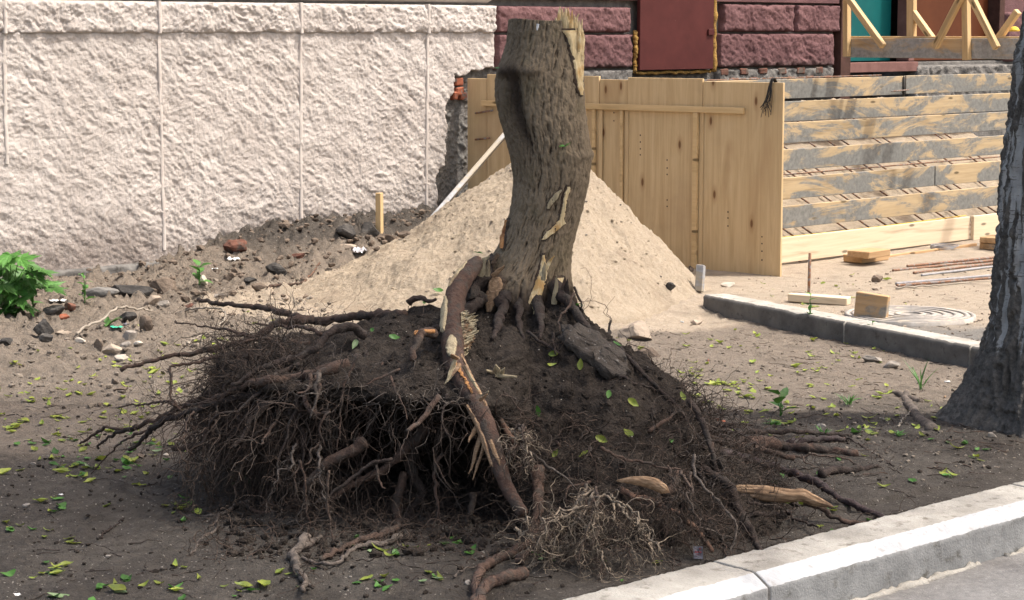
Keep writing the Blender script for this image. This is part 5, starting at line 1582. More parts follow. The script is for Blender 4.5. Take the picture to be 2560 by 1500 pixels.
# leaning white board, stake by the wall
a = at(1053, 578, 13.75); b = at(1268, 330, 14.75)
o = board('leaning_board', a - (b - a) * .05, b + (b - a) * .05, .05, .032, M['whiteboard'], up=(.2, -.75, .6)); tag(o, 'long whitish plank leaning from the sand heap against the plywood behind the stump', 'plank')
p = cast(949, 575, (ground,))[1]
top = at(947, 482, p[1])
o = board('wood_stake', p - np.array([0, 0, .1]), np.array([p[0], p[1], top[2]]), .042, .038, M['batten'], up=(.85, -.5, 0)); tag(o, 'short square wooden stake standing in the soil bank by the pale wall', 'stake')

# ------------------------------------------------------------------ stones and rubble
def stone(name, px, py, w, h, dep, mat, label, cat='stone', seed=None, tilt=0., planes=10, sink=.25, objs=None, group=None):
    """w, h in photo pixels; py is the foot"""
    hit = cast(px, py, objs or (ground, sand))
    if hit is None: return
    p = hit[1]; u = p[1] / F_PX
    sd = seed if seed is not None else int(px * 7 + py)
    V, F = lump(sd, 3, planes, .10)
    V = V / np.abs(V).max(0)
    V = V * np.array([w * u / 2, dep * u / 2, h * u / 2])
    R = np.array(Matrix.Rotation(tilt, 3, 'Y'))
    V = V @ R.T
    o = obj(name, V, F, M[mat], None, False)
    o.location = (p[0], p[1] + dep * u * .3, p[2] + h * u * (.5 - sink))
    return tag(o, label, cat, group)
ST = [
 ('asphalt_chunk', 868, 598, 62, 50, 50, 'stone_dark', 'left of the two black asphalt lumps leaning together below the wooden stake', 'asphalt chunk'),
 ('asphalt_chunk', 922, 590, 58, 50, 50, 'stone_dark', 'right of the two black asphalt lumps, touching the wooden stake', 'asphalt chunk'),
 ('stone', 965, 604, 78, 28, 50, 'stone_brown', 'low brown slab of rubble right below the black asphalt lumps', 'stone'),
 ('stone', 1010, 596, 40, 24, 30, 'stone_brown', 'small reddish brown lump beside the leaning white plank', 'stone'),
 ('stone', 865, 624, 56, 18, 30, 'stone_tan', 'flat pale brown stone left of the crumpled foil', 'stone'),
 ('broken_brick', 587, 628, 62, 40, 45, 'dirtybrick', 'dark red broken brick lying against the foot of the pale wall', 'brick'),
 ('broken_brick', 748, 645, 46, 25, 30, 'dirtybrick', 'half buried dull red brick in the middle of the soil bank', 'brick'),
 ('stone', 688, 688, 60, 44, 45, 'stone_dark', 'grey lump with black underside on the slope of the soil bank', 'stone'),
 ('stone', 568, 704, 30, 28, 28, 'stone_brown', 'round brown clod just left of the grey lump on the soil bank', 'clod'),
 ('stone', 626, 706, 36, 18, 26, 'stone_dark', 'small black lump below the grey one on the soil bank', 'stone'),
 ('stone', 408, 734, 76, 52, 50, 'stone_brown', 'big brown earth covered block at the right end of the dark plinth', 'stone'),
 ('stone', 325, 745, 120, 42, 50, 'stone_dark', 'long blackish stone slab lying along the dark plinth', 'stone'),
 ('stone', 250, 740, 100, 30, 40, 'plinth', 'flat dark slab left of the long blackish one by the plinth', 'stone'),
 ('stone', 135, 785, 56, 32, 40, 'stone_dark', 'black angular lump right of the maple sapling', 'stone'),
 ('broken_brick', 180, 776, 44, 25, 30, 'dirtybrick', 'rusty red brick fragment beside the black lump near the sapling', 'brick'),
 ('broken_brick', 157, 800, 34, 20, 26, 'brick', 'small orange red brick bit in front of the black lump near the sapling', 'brick'),
 ('asphalt_chunk', 103, 838, 62, 56, 50, 'stone_dark', 'pointed dark lump standing like a pyramid on the left soil', 'asphalt chunk'),
 ('stone', 116, 856, 44, 30, 32, 'stone_dark', 'round black lump at the foot of the pyramid shaped one', 'stone'),
 ('stone', 156, 838, 44, 20, 26, 'stone_tan', 'curved brown shard right of the pyramid shaped lump', 'shard'),
 ('stone', 16, 864, 40, 26, 30, 'stone_dark', 'dark reddish lump at the left border of the bare soil', 'stone'),
 ('asphalt_chunk', 312, 806, 60, 36, 46, 'stone_dark', 'black faced lump with the green plastic scrap before it', 'asphalt chunk'),
 ('asphalt_chunk', 360, 824, 46, 46, 40, 'stone_brown', 'brown lump leaning right of the black faced one', 'stone'),
 ('broken_brick', 244, 872, 32, 36, 28, 'stone_brown', 'upright brown cube of brick left of the tan stones', 'brick'),
 ('stone', 280, 884, 58, 34, 40, 'stone_tan', 'tan block with a cut face beside the upright brown cube', 'stone'),
 ('stone', 310, 868, 34, 22, 26, 'stone_grey', 'small grey block behind the tan one with the cut face', 'stone'),
 ('stone', 324, 850, 40, 36, 30, 'stone_grey', 'grey triangular stone below the green plastic scrap', 'stone'),
 ('stone', 345, 866, 26, 18, 20, 'stone_pale', 'small whitish stone right of the tan blocks', 'stone'),
 ('stone', 302, 900, 40, 18, 26, 'stone_pale', 'flat pale stone in front of the tan block', 'stone'),
 ('stone', 198, 858, 32, 18, 24, 'stone_pale', 'pale rounded stone left of the upright brown cube', 'stone'),
 ('broken_brick', 475, 772, 28, 22, 24, 'dirtybrick', 'small square reddish brick bit left of the highest root tip', 'brick'),
 ('stone', 380, 762, 46, 32, 32, 'stone_tan', 'pale crumbly lump in front of the brown earth covered block', 'stone'),
 ('stone', 408, 766, 32, 24, 24, 'stone_grey', 'grey pointed stone right of the pale crumbly lump', 'stone'),
 ('stone', 506, 710, 26, 30, 14, 'stone_pale', 'upright pale tile shard beside the small weed at the plinth', 'shard'),
 ('stone', 542, 746, 60, 18, 30, 'stone_grey', 'flat grey stone above the highest root', 'stone'),
 ('stone', 645, 726, 46, 26, 28, 'stone_brown', 'brown clod at the edge of the spilled sand', 'clod'),
 ('stone', 712, 754, 26, 18, 20, 'stone_tan', 'small tan stone on the spilled sand left of the heap', 'stone'),
 ('stone', 772, 748, 18, 9, 12, 'stone_pale', 'small white stone on the spilled sand left of the heap', 'stone'),
 ('stone', 942, 628, 22, 16, 16, 'stone_brown', 'small dark clod right of the crumpled foil', 'clod'),
 ('stone', 1600, 852, 112, 64, 60, 'stone_tan', 'large sandy grey boulder at the right foot of the sand heap', 'boulder'),
 ('stone', 1625, 893, 62, 30, 40, 'stone_brown', 'flat dark lump below the large sandy boulder', 'stone'),
 ('stone', 1674, 728, 34, 30, 24, 'stone_dark', 'black stone lying on the right slope of the sand heap', 'stone'),
 ('stone', 1740, 812, 36, 20, 26, 'stone_tan', 'sandy stone just left of the end of the grey kerb', 'stone'),
 ('stone', 1935, 688, 30, 14, 20, 'stone_tan', 'small pale stone at the foot of the plywood corner', 'stone'),
 ('stone', 1822, 718, 44, 16, 24, 'stone_pale', 'whitish flat rubble right of the short square peg', 'stone'),
 ('stone', 2004, 740, 50, 18, 24, 'stone_brown', 'brown stone behind the pale board at the steel stake', 'stone'),
 ('stone', 2197, 706, 36, 28, 28, 'stone_brown', 'brown egg shaped stone in front of the stacked offcuts', 'stone'),
 ('stone', 2200, 756, 34, 28, 26, 'stone_dark', 'dark crumbly lump behind the upright plank offcut', 'stone'),
 ('stone', 2187, 726, 22, 8, 14, 'stone_brown', 'thin brown flake between the egg shaped stone and the upright offcut', 'stone'),
 ('stone', 2235, 921, 50, 26, 34, 'stone_grey', 'grey half buried stone left of the birch foot', 'stone'),
 ('stone', 2178, 905, 60, 24, 40, 'stone_grey', 'low grey hump in the soil beside the half buried stone', 'stone'),
 ('stone', 2482, 1094, 26, 18, 20, 'stone_grey', 'small angular grey stone at the foot of the birch', 'stone'),
 ('stone', 2055, 1068, 24, 16, 18, 'stone_grey', 'pale grey stone by the roots right of the small weed', 'stone'),
 ('stone', 351, 1146, 26, 18, 20, 'stone_brown', 'brown pebble below the lowest left root tip', 'pebble'),
 ('stone', 413, 1138, 20, 7, 12, 'stone_pale', 'flat white pebble right of the brown one below the root tips', 'pebble'),
 ('stone', 84, 1162, 18, 9, 12, 'stone_grey', 'grey pebble on the dark soil at far left', 'pebble'),
 ('stone', 286, 960, 24, 18, 18, 'stone_brown', 'small dark stone between the left root tips', 'stone'),
 ('stone', 302, 978, 42, 16, 26, 'stone_brown', 'flat brown stone just below the small dark one by the root tips', 'stone'),
 ('stone', 66, 1268, 20, 14, 16, 'stone_grey', 'whitish grey pebble on the lower left soil', 'pebble'),
 ('stone', 270, 1394, 14, 10, 12, 'stone_grey', 'small round pebble alone on the dark lower left soil', 'pebble'),
 ('stone', 1172, 1462, 22, 18, 18, 'stone_grey', 'pale grey stone beside the lowest front root', 'stone'),
]
for s in ST:
    stone(s[0], s[1], s[2], s[3], s[4], s[5], s[6], s[7], s[8])

# litter
def crumple(name, px, py, w, h, mat, label, cat, seed=0, objs=None):
    hit = cast(px, py, objs)
    p = hit[1]; u = p[1] / F_PX
    n = 9
    a, b = np.meshgrid(np.linspace(-1, 1, n), np.linspace(-1, 1, n))
    z = .55 * np.abs(fbm(a * 1.9 + seed, b * 1.9, seed, 3)) + .05
    V = np.stack([a * w * u / 2 * (1 - .3 * np.abs(b)), b * w * u / 2.4, z * h * u], -1).reshape(-1, 3)
    o = obj(name, V, gridF(n, n), mat, None, False)
    o.location = tuple(p); o.rotation_euler = (0, 0, seed)
    return tag(o, label, cat)
crumple('foil_wrapper', 900, 634, 40, 40, M['foilmat'], 'crumpled silvery foil wrapper on the soil bank below the asphalt lumps', 'litter', 1.)
crumple('plastic_scrap', 292, 818, 34, 8, M['plastic'], 'bright green plastic scrap between the dark lumps on the left', 'litter', .3)
crumple('bottle_cap', 316, 812, 18, 12, M['tagpaper'], 'small lilac white scrap under the black faced lump', 'litter', .5)
crumple('paper_scrap', 145, 752, 48, 12, M['whitepaper'], 'white crumbly scrap lying at the dark plinth beside the sapling', 'litter', .2)
crumple('paper_scrap', 583, 650, 36, 16, M['whitepaper'], 'pale torn scrap on the soil below the dark red broken brick', 'litter', .9)
crumple('paper_scrap', 535, 672, 24, 8, M['whitepaper'], 'small yellowish white scrap beside the small weed at the plinth', 'litter', 1.9)
crumple('paper_scrap', 42, 1488, 20, 12, M['whitepaper'], 'white paper bit in the lower left corner', 'litter', 2.9)
crumple('paper_scrap', 152, 1237, 14, 6, M['whitepaper'], 'tiny white paper bit on the left dark soil', 'litter', 3.9)
# crumpled price tag under the roots: pale with faint red bars of print
hit = cast(1742, 1398)
tp = hit[1]; tu = tp[1] / F_PX
tg = empty('paper_tag', tp, 'crumpled bluish paper tag with faded red print under the roots by the kerb', 'paper tag')
tz = np.array([0, .35, .94]); tx = np.array([.95, .2, -.1]); tx /= np.linalg.norm(tx)
tz -= tx * tz.dot(tx); tz /= np.linalg.norm(tz)
tn = np.cross(tx, tz); tn = tn if tn[1] < 0 else -tn
def tq(name, x0, x1, z0, z1, off, mat):
    n = 7
    a, b = np.meshgrid(np.linspace(x0, x1, n), np.linspace(z0, z1, n))
    w_ = .006 * fbm(a / 9, b / 9, .5, 2)
    V = tp + (a * tu)[..., None] * tx + (b * tu)[..., None] * tz + (w_ + off)[..., None] * tn
    child(obj(name, V.reshape(-1, 3), gridF(n, n), mat, None, True), tg)
tq('paper', -13, 13, 0, 32, .012, M['tagpaper'])
tq('print_bar', -10, -4, 14, 20, .0132, M['redprint']); tq('print_bar', -3, 1.5, 14.5, 20, .0132, M['redprint']); tq('print_bar', 2.5, 4.5, 14.5, 20.5, .0132, M['redprint']); tq('print_bar', 6, 10, 14.5, 20.5, .0132, M['redprint'])
tq('print_bar', -6, 9, 9, 11, .0132, M['redprint']); tq('print_bar', 2, 7, 24, 28, .0132, M['redprint'])
# cigarette ends and orange bits
for k, (x, y_, lab) in enumerate(((2368, 956, 'white cigarette end on the soil left of the birch'), (2362, 994, 'pinkish cigarette end just below the white one by the birch'), (1705, 806, 'white cigarette end near the end of the grey kerb'))):
    p = cast(x, y_)[1]; d = np.array([math.cos(.2 + k), math.sin(.2 + k), 0]) * .014
    V, F = tube(np.array([p - d, p + d]) + np.array([0, 0, .004]), np.array([.004, .004]), 8)
    tag(obj('cigarette_end', V, F, M['whitepaper'] if k != 1 else M['tanwood']), lab, 'cigarette end')
for k, (x, y_, lab) in enumerate(((1770, 902, 'orange crumb of brick right of the boulder'), (1808, 1056, 'orange sliver near the right foot of the root ball'), (1793, 1052, 'smaller orange crumb left of the orange sliver'))):
    stone('brick_crumb', x, y_, 13, 9, 10, 'brick', lab, 'brick crumb')

# pale twigs on the left ground, stick at the bank
def twig(pts, r, mat, label, cat='twig'):
    q = [cast(x, y_, (ground, sand))[1] for x, y_ in (pts[0], pts[-1])]
    n_ = len(pts)
    P = np.array([at(x, y_, q[0][1] + (q[1][1] - q[0][1]) * i / (n_ - 1)) for i, (x, y_) in enumerate(pts)])
    P[:, 2] = np.maximum(P[:, 2], ground_h(P[:, 0], P[:, 1]) + r)
    C = catmull(P, 40)
    V, F = tube(C, np.linspace(r, r * .6, 40), 7, pts[0][0], .012, .15)
    tag(obj('twig', V, F, M[mat]), label, cat)
twig([(192, 838), (212, 818), (255, 800), (285, 775), (310, 768), (345, 770), (380, 784)], .008, 'palebark', 'long bent pale twig arching over the black faced lump')
twig([(440, 785), (480, 772), (530, 771), (560, 778), (562, 795), (545, 822)], .007, 'palebark', 'pale hooked twig below the highest root tip')
twig([(468, 862), (480, 848), (510, 838), (540, 834)], .006, 'palebark', 'short pale twig between the upper left roots')
twig([(668, 720), (700, 712), (750, 709), (765, 700)], .010, 'root', 'brown stick lying between soil bank and spilled sand', 'stick')
twig([(755, 708), (775, 690), (792, 672), (799, 656)], .006, 'rootorange', 'thin orange brown stick pointing up the soil bank', 'stick')
twig([(2200, 1046), (2215, 1052), (2224, 1062)], .004, 'palebark', 'short white twig near the birch roots')
twig([(2244, 1068), (2258, 1050), (2275, 1034)], .004, 'palebark', 'grey twig left of the birch foot')
twig([(340, 1438), (380, 1432), (425, 1424)], .003, 'rootdark', 'thin dark twig on the lower left soil')
twig([(245, 1350), (275, 1325), (312, 1298)], .004, 'rootdark', 'dark twig beside the curled leaves on the lower left soil')

# ------------------------------------------------------------------ clods and gravel (uncountable)
def scatter(name, k, sampler, r0, r1, mat, flat=.65):
    VV, FF, off = [], [], 0
    vars_ = [lump(500 + i, 1, 5, .15) for i in range(8)]
    for i in range(k):
        p = sampler()
        if p is None: continue
        r = r0 + (r1 - r0) * random.random() ** 3
        V, F = vars_[i % 8]
        a = random.uniform(0, 6.28); c_, s_ = math.cos(a), math.sin(a)
        v = V * np.array([r, r * random.uniform(.6, 1), r * flat])
        v = np.stack([v[:, 0] * c_ - v[:, 1] * s_, v[:, 0] * s_ + v[:, 1] * c_, v[:, 2]], -1) + p + np.array([0, 0, r * .25])
        VV.append(v); FF += [[q + off for q in f] for f in F]; off += len(v)
    o = obj(name, np.vstack(VV), FF, mat, None, False)
    return tag(o, kind='stuff')
def gpt(x, y):
    z = float(ground_h(np.array([x]), np.array([y]))[0])
    return np.array([x, y, z])
def samp_bank():
    s = random.uniform(.2, 4.2); d = abs(random.gauss(0, .75)) + .03
    p = W0 + WD * s + WN * d
    return gpt(p[0], p[1])
def samp_left():
    y = random.uniform(8.6, 13.2); x = random.uniform(-.245, .0) * y
    return gpt(x, y)
def samp_right():
    y = random.uniform(7.2, 11.5); x = random.uniform(.06, .25) * y
    if (x - KA[0]) * KN[0] + (y - KA[1]) * KN[1] > -.2: return None
    return gpt(x, y)
def samp_front():
    y = random.uniform(5.6, 8.8); x = random.uniform(-.25, .25) * y
    if (x - KA[0]) * KN[0] + (y - KA[1]) * KN[1] > -.2: return None
    return gpt(x, y)
def samp_path():
    y = random.uniform(10.5, 14); x = random.uniform(.11, .25) * y
    if (x - QA[0]) * QN[0] + (y - QA[1]) * QN[1] > -.2: return None
    return gpt(x, y)
scatter('bank_clods', 1500, samp_bank, .006, .040, M['stone_brown'])
scatter('soil_clods', 2600, samp_left, .003, .026, M['drysoil'])
scatter('soil_clods', 500, samp_left, .003, .018, M['stone_brown'])
scatter('dark_clods', 2200, samp_front, .002, .013, M['root_soil'])
scatter('soil_crumbs', 1500, samp_right, .003, .015, M['drysoil'])
scatter('gravel', 420, samp_front, .0015, .006, M['stone_grey'])
scatter('path_crumbs', 420, samp_path, .003, .016, M['stone_tan'])
def samp_heap():
    x = SAND_C[0] + random.gauss(-.1, .75); y = SAND_C[1] - abs(random.gauss(0, .8))
    z = float(sand_h(np.array([x]), np.array([y]))[0])
    return np.array([x, y, z]) if z > .03 else None
scatter('sand_lumps', 900, samp_heap, .003, .018, M['sand'])
scatter('sand_pebbles', 120, samp_heap, .003, .012, M['stone_grey'])
def samp_clod():
    th = random.choice((random.uniform(166, 214), random.uniform(264, 350))); t = random.uniform(.34, .62) if th < 262 else random.uniform(.4, .95)
    p = ball_pt(math.radians(th), t); d_ = np.array([math.cos(math.radians(th)), math.sin(math.radians(th)), 0])
    p = p + d_ * random.uniform(-.06, .03); p[2] = max(.02, p[2] - abs(random.gauss(0, .09)))
    return p
scatter('clods_among_roots', 1000, samp_clod, .006, .052, M['root_soil'], .9)
def samp_floor():
    x_, y_ = random.uniform(560, 1420), random.uniform(1275, 1410)
    p = G(x_, y_, .01); return gpt(p[0], p[1])
scatter('crumbled_soil', 900, samp_floor, .003, .028, M['root_soil'], .8)
def samp_ball():
    p = cast(random.uniform(950, 1720), random.uniform(770, 1250), (ball,))
    return p[1] if p else None
scatter('root_ball_crumbs', 700, samp_ball, .003, .014, M['root_soil'])
scatter('root_ball_grit', 160, samp_ball, .0012, .004, M['stone_pale'])

def debris(name, k, sampler, mat, L, rad):
    P = []
    while len(P) < k:
        p = sampler()
        if p is None or p[2] < -.2: continue
        a = random.uniform(0, 6.28); l = L * random.uniform(.3, 1)
        t = np.linspace(-.5, .5, 6)[:, None]
        q = p + np.array([math.cos(a), math.sin(a), 0]) * t * l + np.array([-math.sin(a), math.cos(a), 0]) * (t * t) * l * random.uniform(-.6, .6)
        q[:, 2] = ground_h(q[:, 0], q[:, 1]) + rad
        P.append(q)
    P = np.array(P)
    V, F = batch_tubes(P, np.full(P.shape[:2], rad) * rng.uniform(.5, 1.2, (k, 1)))
    tag(obj(name, V, F, mat), kind='stuff')
debris('twig_litter', 260, samp_front, M['rootdark'], .13, .0017)
debris('twig_litter', 240, samp_right, M['root'], .14, .0018)
debris('twig_litter', 260, samp_left, M['palebark'], .16, .0020)
# ------------------------------------------------------------------ fallen leaves
def leafmesh(name, L, Wd, curl, fold, mat, seed):
    r = np.random.RandomState(seed)
    n, m = 7, 5
    t = np.linspace(0, 1, n)
    w = Wd * np.sin(np.pi * np.clip(t, .03, .97) ** .8) ** .8
    V = np.zeros((n, m, 3))
    for j, q in enumerate(np.linspace(-1, 1, m)):
        V[:, j, 0] = (t - .5) * L
        V[:, j, 1] = q * w
        V[:, j, 2] = fold * abs(q) * w + curl * (t - .45) ** 2 * L * 2 + .12 * Wd * np.sin(t * 9 + q * 3 + seed)
    V[..., 2] -= V[..., 2].min()
    V = V.reshape(-1, 3); F = gridF(n, m).tolist()
    return raw_mesh(name, V, F, mat)
LM = {}
for key, mt in (('y', 'leafyellow'), ('g', 'leafgreen'), ('p', 'leafpale')):
    LM[key] = [leafmesh('fallen_leaf', random.uniform(.032, .052), random.uniform(.007, .014), random.uniform(.0, .5), random.uniform(.0, .7), M[mt], 30 + i * 3 + ord(key)) for i in range(5)]
LAB = {'y': ('small yellow green leaf fallen on the bare soil', 'yellow green leaves strewn over the soil'),
       'g': ('small dark green leaf fallen on the bare soil', 'dark green leaves strewn over the soil'),
       'p': ('small pale green leaf lying underside up on the bare soil', 'pale leaves strewn over the soil')}
spots = []
def region(k, x0, x1, y0, y1, pw=1.0):
    while k > 0:
        x, y_ = random.uniform(x0, x1), y0 + (y1 - y0) * random.random() ** pw
        for _ in range(random.choice((1, 1, 2, 3, 5))):
            spots.append((x + random.gauss(0, 26), y_ + random.gauss(0, 10))); k -= 1
region(210, 0, 480, 900, 1200)
region(70, 0, 640, 1200, 1495)
region(45, 0, 900, 790, 930)
region(36, 640, 1190, 1330, 1495)
region(130, 1560, 2400, 820, 1010)
region(80, 1780, 2420, 1000, 1120)
region(46, 1850, 2560, 1130, 1330)
region(14, 2050, 2560, 1330, 1490)
region(24, 1900, 2300, 700, 800)
region(12, 1250, 1700, 1380, 1495)
spots = [(x, y_) for x, y_ in spots]
cand = []
for x, y_ in spots:
    h = cast(x, y_, (ground, ball, sand))
    if h is None or h[3] is not ground: continue
    if h[1][2] < -.2: continue
    cand.append(h[1])
cand.sort(key=lambda p: p[1])
def proj(p):
    q = np.asarray(p) - O
    z = q @ FWD
    return 1280 + q @ RT / z * F_PX, 750 - q @ UP / z * F_PX
marks = []
for o in list(col.objects):
    if o.parent is None and o.get('label') and o.type == 'MESH' and o.name.split('.')[0] in ('stone', 'broken_brick', 'asphalt_chunk', 'brick_crumb', 'cigarette_end', 'wood_block'):
        c_ = o.location if o.name.split('.')[0] != 'cigarette_end' else o.data.vertices[0].co
        marks.append((proj(c_), o['label']))
PLACE = lambda x, y_: ('on the dark soil below the left roots' if x < 640 else 'on the dark soil in front of the root ball') if x < 1250 and y_ > 1190 else 'on the dry soil left of the root ball' if x < 1250 else 'between the root ball and the near kerb' if y_ > 1120 and x < 2250 else 'beside the near kerb at the birch foot' if y_ > 1120 else 'on the path beyond the grey kerb' if y_ < 735 + (x - 1770) * .21 else 'on the soil between root ball and grey kerb'
KIND = {'y': 'yellow green leaf', 'g': 'dark green leaf', 'p': 'pale green leaf'}
used = set()
def leaf_label(p, key):
    x, y_ = proj(p)
    best = None
    for (m, lab) in marks:
        d = math.hypot(m[0] - x, (m[1] - y_) * 1.6)
        if d < 60 and lab not in used and (best is None or d < best[0]): best = (d, m, lab)
    if best and len(best[2].split()) <= 9:
        used.add(best[2])
        m = best[1]
        side = ('left of' if x < m[0] else 'right of') if abs(x - m[0]) > abs(y_ - m[1]) * 1.3 else ('behind' if y_ < m[1] else 'in front of')
        return KIND[key] + ' ' + side + ' the ' + best[2], 'leaves lying beside stones'
    w = PLACE(x, y_)
    return 'small ' + KIND[key] + ' fallen ' + w, KIND[key].replace('leaf', 'leaves') + ' ' + w
rest = []
for i, p in enumerate(cand):
    key = random.choices('ygp', (5, 4, 1))[0]
    me = random.choice(LM[key])
    sc_ = random.choice((.55, .8, 1.0, 1.0, 1.3)) * random.uniform(.85, 1.15)
    rot = (random.uniform(-.35, .35), random.uniform(-.3, .3), random.uniform(0, 6.28))
    if i < 290:
        o = link(bpy.data.objects.new('fallen_leaf', me))
        o.location = (p[0], p[1], p[2] + .003); o.rotation_euler = rot; o.scale = (sc_,) * 3
        ll, lg = leaf_label(p, key); tag(o, ll, 'leaf', lg)
    else:
        rest.append((p, rot, sc_, key))
if rest:
    VV, FF, off = [], [], 0
    for p, rot, s, key in rest:
        me = random.choice(LM[key])
        R = (Matrix.Translation((p[0], p[1], p[2] + .003)) @ (Matrix.Rotation(rot[2], 4, 'Z') @ Matrix.Rotation(rot[1], 4, 'Y')) @ Matrix.Scale(s, 4))
        v = np.array([(R @ q.co)[:] for q in me.vertices]); VV.append(v)
        FF += [[q + off for q in f.vertices] for f in me.polygons]; off += len(v)
    tag(obj('scattered_leaves', np.vstack(VV), FF, M['leafyellow']), kind='stuff')
# leaves on the root ball, each told apart by where it lies
for (x, y_, key, s, lab) in ((1517, 993, 'g', 1.0, 'broad green leaf stuck upright on the front of the root ball'), (887, 868, 'p', 1.1, 'pale green leaf caught on the left roots below the thick root'), (1390, 892, 'y', .8, 'narrow yellow green leaf left of the asphalt chunk'), (1372, 918, 'y', .8, 'curled yellow leaf below the narrow one left of the asphalt chunk'), (1455, 915, 'y', .8, 'yellow green leaf at the lower edge of the asphalt chunk'), (1365, 975, 'y', .7, 'small yellow leaf in the middle of the root ball'), (1350, 1030, 'g', .9, 'thin green leaf hanging on the middle of the root ball'), (1575, 1010, 'y', .9, 'yellow green leaf right of the broad upright one'), (1505, 1103, 'y', .9, 'yellow leaf standing among the front rootlets'), (1574, 1090, 'y', 1.1, 'wide yellow leaf lying on the front rootlets'), (1668, 1108, 'g', .8, 'green leaf at the right edge of the root ball'), (1385, 1137, 'y', .6, 'olive leaf above the pale root beard'), (1465, 1145, 'y', .7, 'olive yellow leaf above the pale split root'), (937, 834, 'g', .8, 'green leaf on the left shoulder of the root ball'), (985, 849, 'g', .9, 'dark green leaf beside the stubby side root'), (1235, 1000, 'y', .8, 'yellow leaf right of the big snapped root'), (1540, 870, 'g', .8, 'green leaf at the right tip of the asphalt chunk'), (1700, 1000, 'y', .8, 'yellow leaf on the right flank among dark roots'), (1095, 730, 'g', 1.4, 'long green leaf behind the top of the big snapped root'), (1062, 760, 'g', .8, 'small green leaf left of the top of the big snapped root')):
    h = cast(x, y_, (ball, sand, ground))
    if h is None: continue
    me = LM[key][int(x) % 5]
    o = link(bpy.data.objects.new('fallen_leaf', me))
    nz = Vector(h[2]); nz = nz if nz.y < 0.2 else -nz
    q = nz.to_track_quat('Z', 'Y')
    o.matrix_basis = Matrix.Translation(Vector(h[1]) + nz * .012 + Vector((0, -.01, .004))) @ q.to_matrix().to_4x4() @ Matrix.Rotation(random.uniform(0, 6.28), 4, 'Z') @ Matrix.Scale(s, 4)
    tag(o, lab, 'leaf', 'leaves caught on the root ball')

# ------------------------------------------------------------------ living plants
def maple_leaf(name, size, mat, seed):
    r = np.random.RandomState(seed)
    tips = [(-125, .55), (-58, .85), (0, 1.0), (58, .85), (125, .55)]
    out_ = [(0, -.02)]
    P = []
    for i, (a, l) in enumerate(tips):
        for da, f in ((-22, .58), (-13, .72), (-11, .60), (0, 1.0), (11, .60), (13, .72), (22, .58)):
            t = math.radians(a + da); P.append((math.sin(t) * l * f, math.cos(t) * l * f))
        if i < 4:
            t = math.radians((a + tips[i + 1][0]) / 2); P.append((math.sin(t) * .38, math.cos(t) * .38))
    P = [(0, -.08)] + P
    V = [(0, 0, .0)] + [(x, y, .16 * abs(x) - .12 * (x * x + y * y) + .04 * math.sin(7 * x + seed)) for x, y in P]
    V = np.array(V) * size
    n = len(P)
    F = [[0, 1 + i, 1 + (i + 1) % n] for i in range(n)]
    return raw_mesh(name, V, F, mat, False)
def stem(P, r, mat, parent, name='stem'):
    C = catmull(np.array(P), 14); V, F = tube(C, np.linspace(r, r * .6, 14), 6)
    return child(obj(name, V, F, mat), parent)
def place_leaf(me, p, d, roll, s, parent, name='leaf'):
    o = link(bpy.data.objects.new(name, me)); child(o, parent)
    d = Vector(d).normalized(); z = Vector((0, 0, 1)); x = d.cross(z).normalized(); zz = x.cross(d)
    R = Matrix((x, d, zz)).transposed().to_4x4()
    o.matrix_basis = Matrix.Translation(Vector(p)) @ R @ Matrix.Rotation(roll, 4, 'Y') @ Matrix.Scale(s, 4)
    return o
base = cast(28, 770, (ground,))[1]
sap = empty('maple_sapling', base, 'bushy young maple with large lobed bright green leaves at the left border by the wall', 'sapling')
ML = [maple_leaf('leaf', .175, M['weed'], i) for i in range(4)]
yb = base[1]
for k, (x, y_, s) in enumerate(((25, 632, .9), (50, 640, 1.0), (10, 650, 1.0), (20, 668, 1.0), (60, 672, 1.0), (84, 676, 1.0), (30, 692, 1.1), (68, 700, 1.15), (100, 668, .8), (118, 705, 1.05), (5, 705, 1.1), (40, 722, 1.1), (52, 740, 1.0), (15, 735, 1.1), (-15, 690, 1.2), (-10, 730, 1.2), (90, 690, 1.0), (30, 752, 1.0), (128, 715, .8), (70, 655, .8), (-5, 655, 1.0), (4, 758, 1.0), (60, 757, .9))):
    p = at(x, y_, yb - .08 + .14 * random.random())
    st_ = np.array([base[0] + random.uniform(-.02, .02), base[1] + random.uniform(-.02, .02), base[2]])
    q = (st_ + p) / 2 + np.array([0, 0, .05])
    pe = p - np.array([0, 0, .012])
    stem([st_, q, pe], .003, M['weed'], sap)
    d = p - base; d = np.array([d[0] + random.uniform(-.05, .05), d[1] - .12, -.06])
    place_leaf(ML[k % 4], pe, d, random.uniform(-.4, .4), s * random.uniform(.75, 1.0), sap)
def blade_leaf(L, Wd, mat, bend, seed, ser=0.):
    n, m = 9, 3
    t = np.linspace(0, 1, n)
    w = Wd * np.sin(np.pi * np.clip(t, .04, .985) ** .75) * (1 + ser * np.sin(np.arange(n) * 2.6))
    V = np.zeros((n, m, 3))
    for j, q in enumerate((-1, 0, 1)):
        V[:, j, 0] = q * w; V[:, j, 1] = t * L; V[:, j, 2] = .25 * abs(q) * w - bend * t ** 2 * L
    return raw_mesh('leaf', V.reshape(-1, 3), gridF(n, m).tolist(), mat)
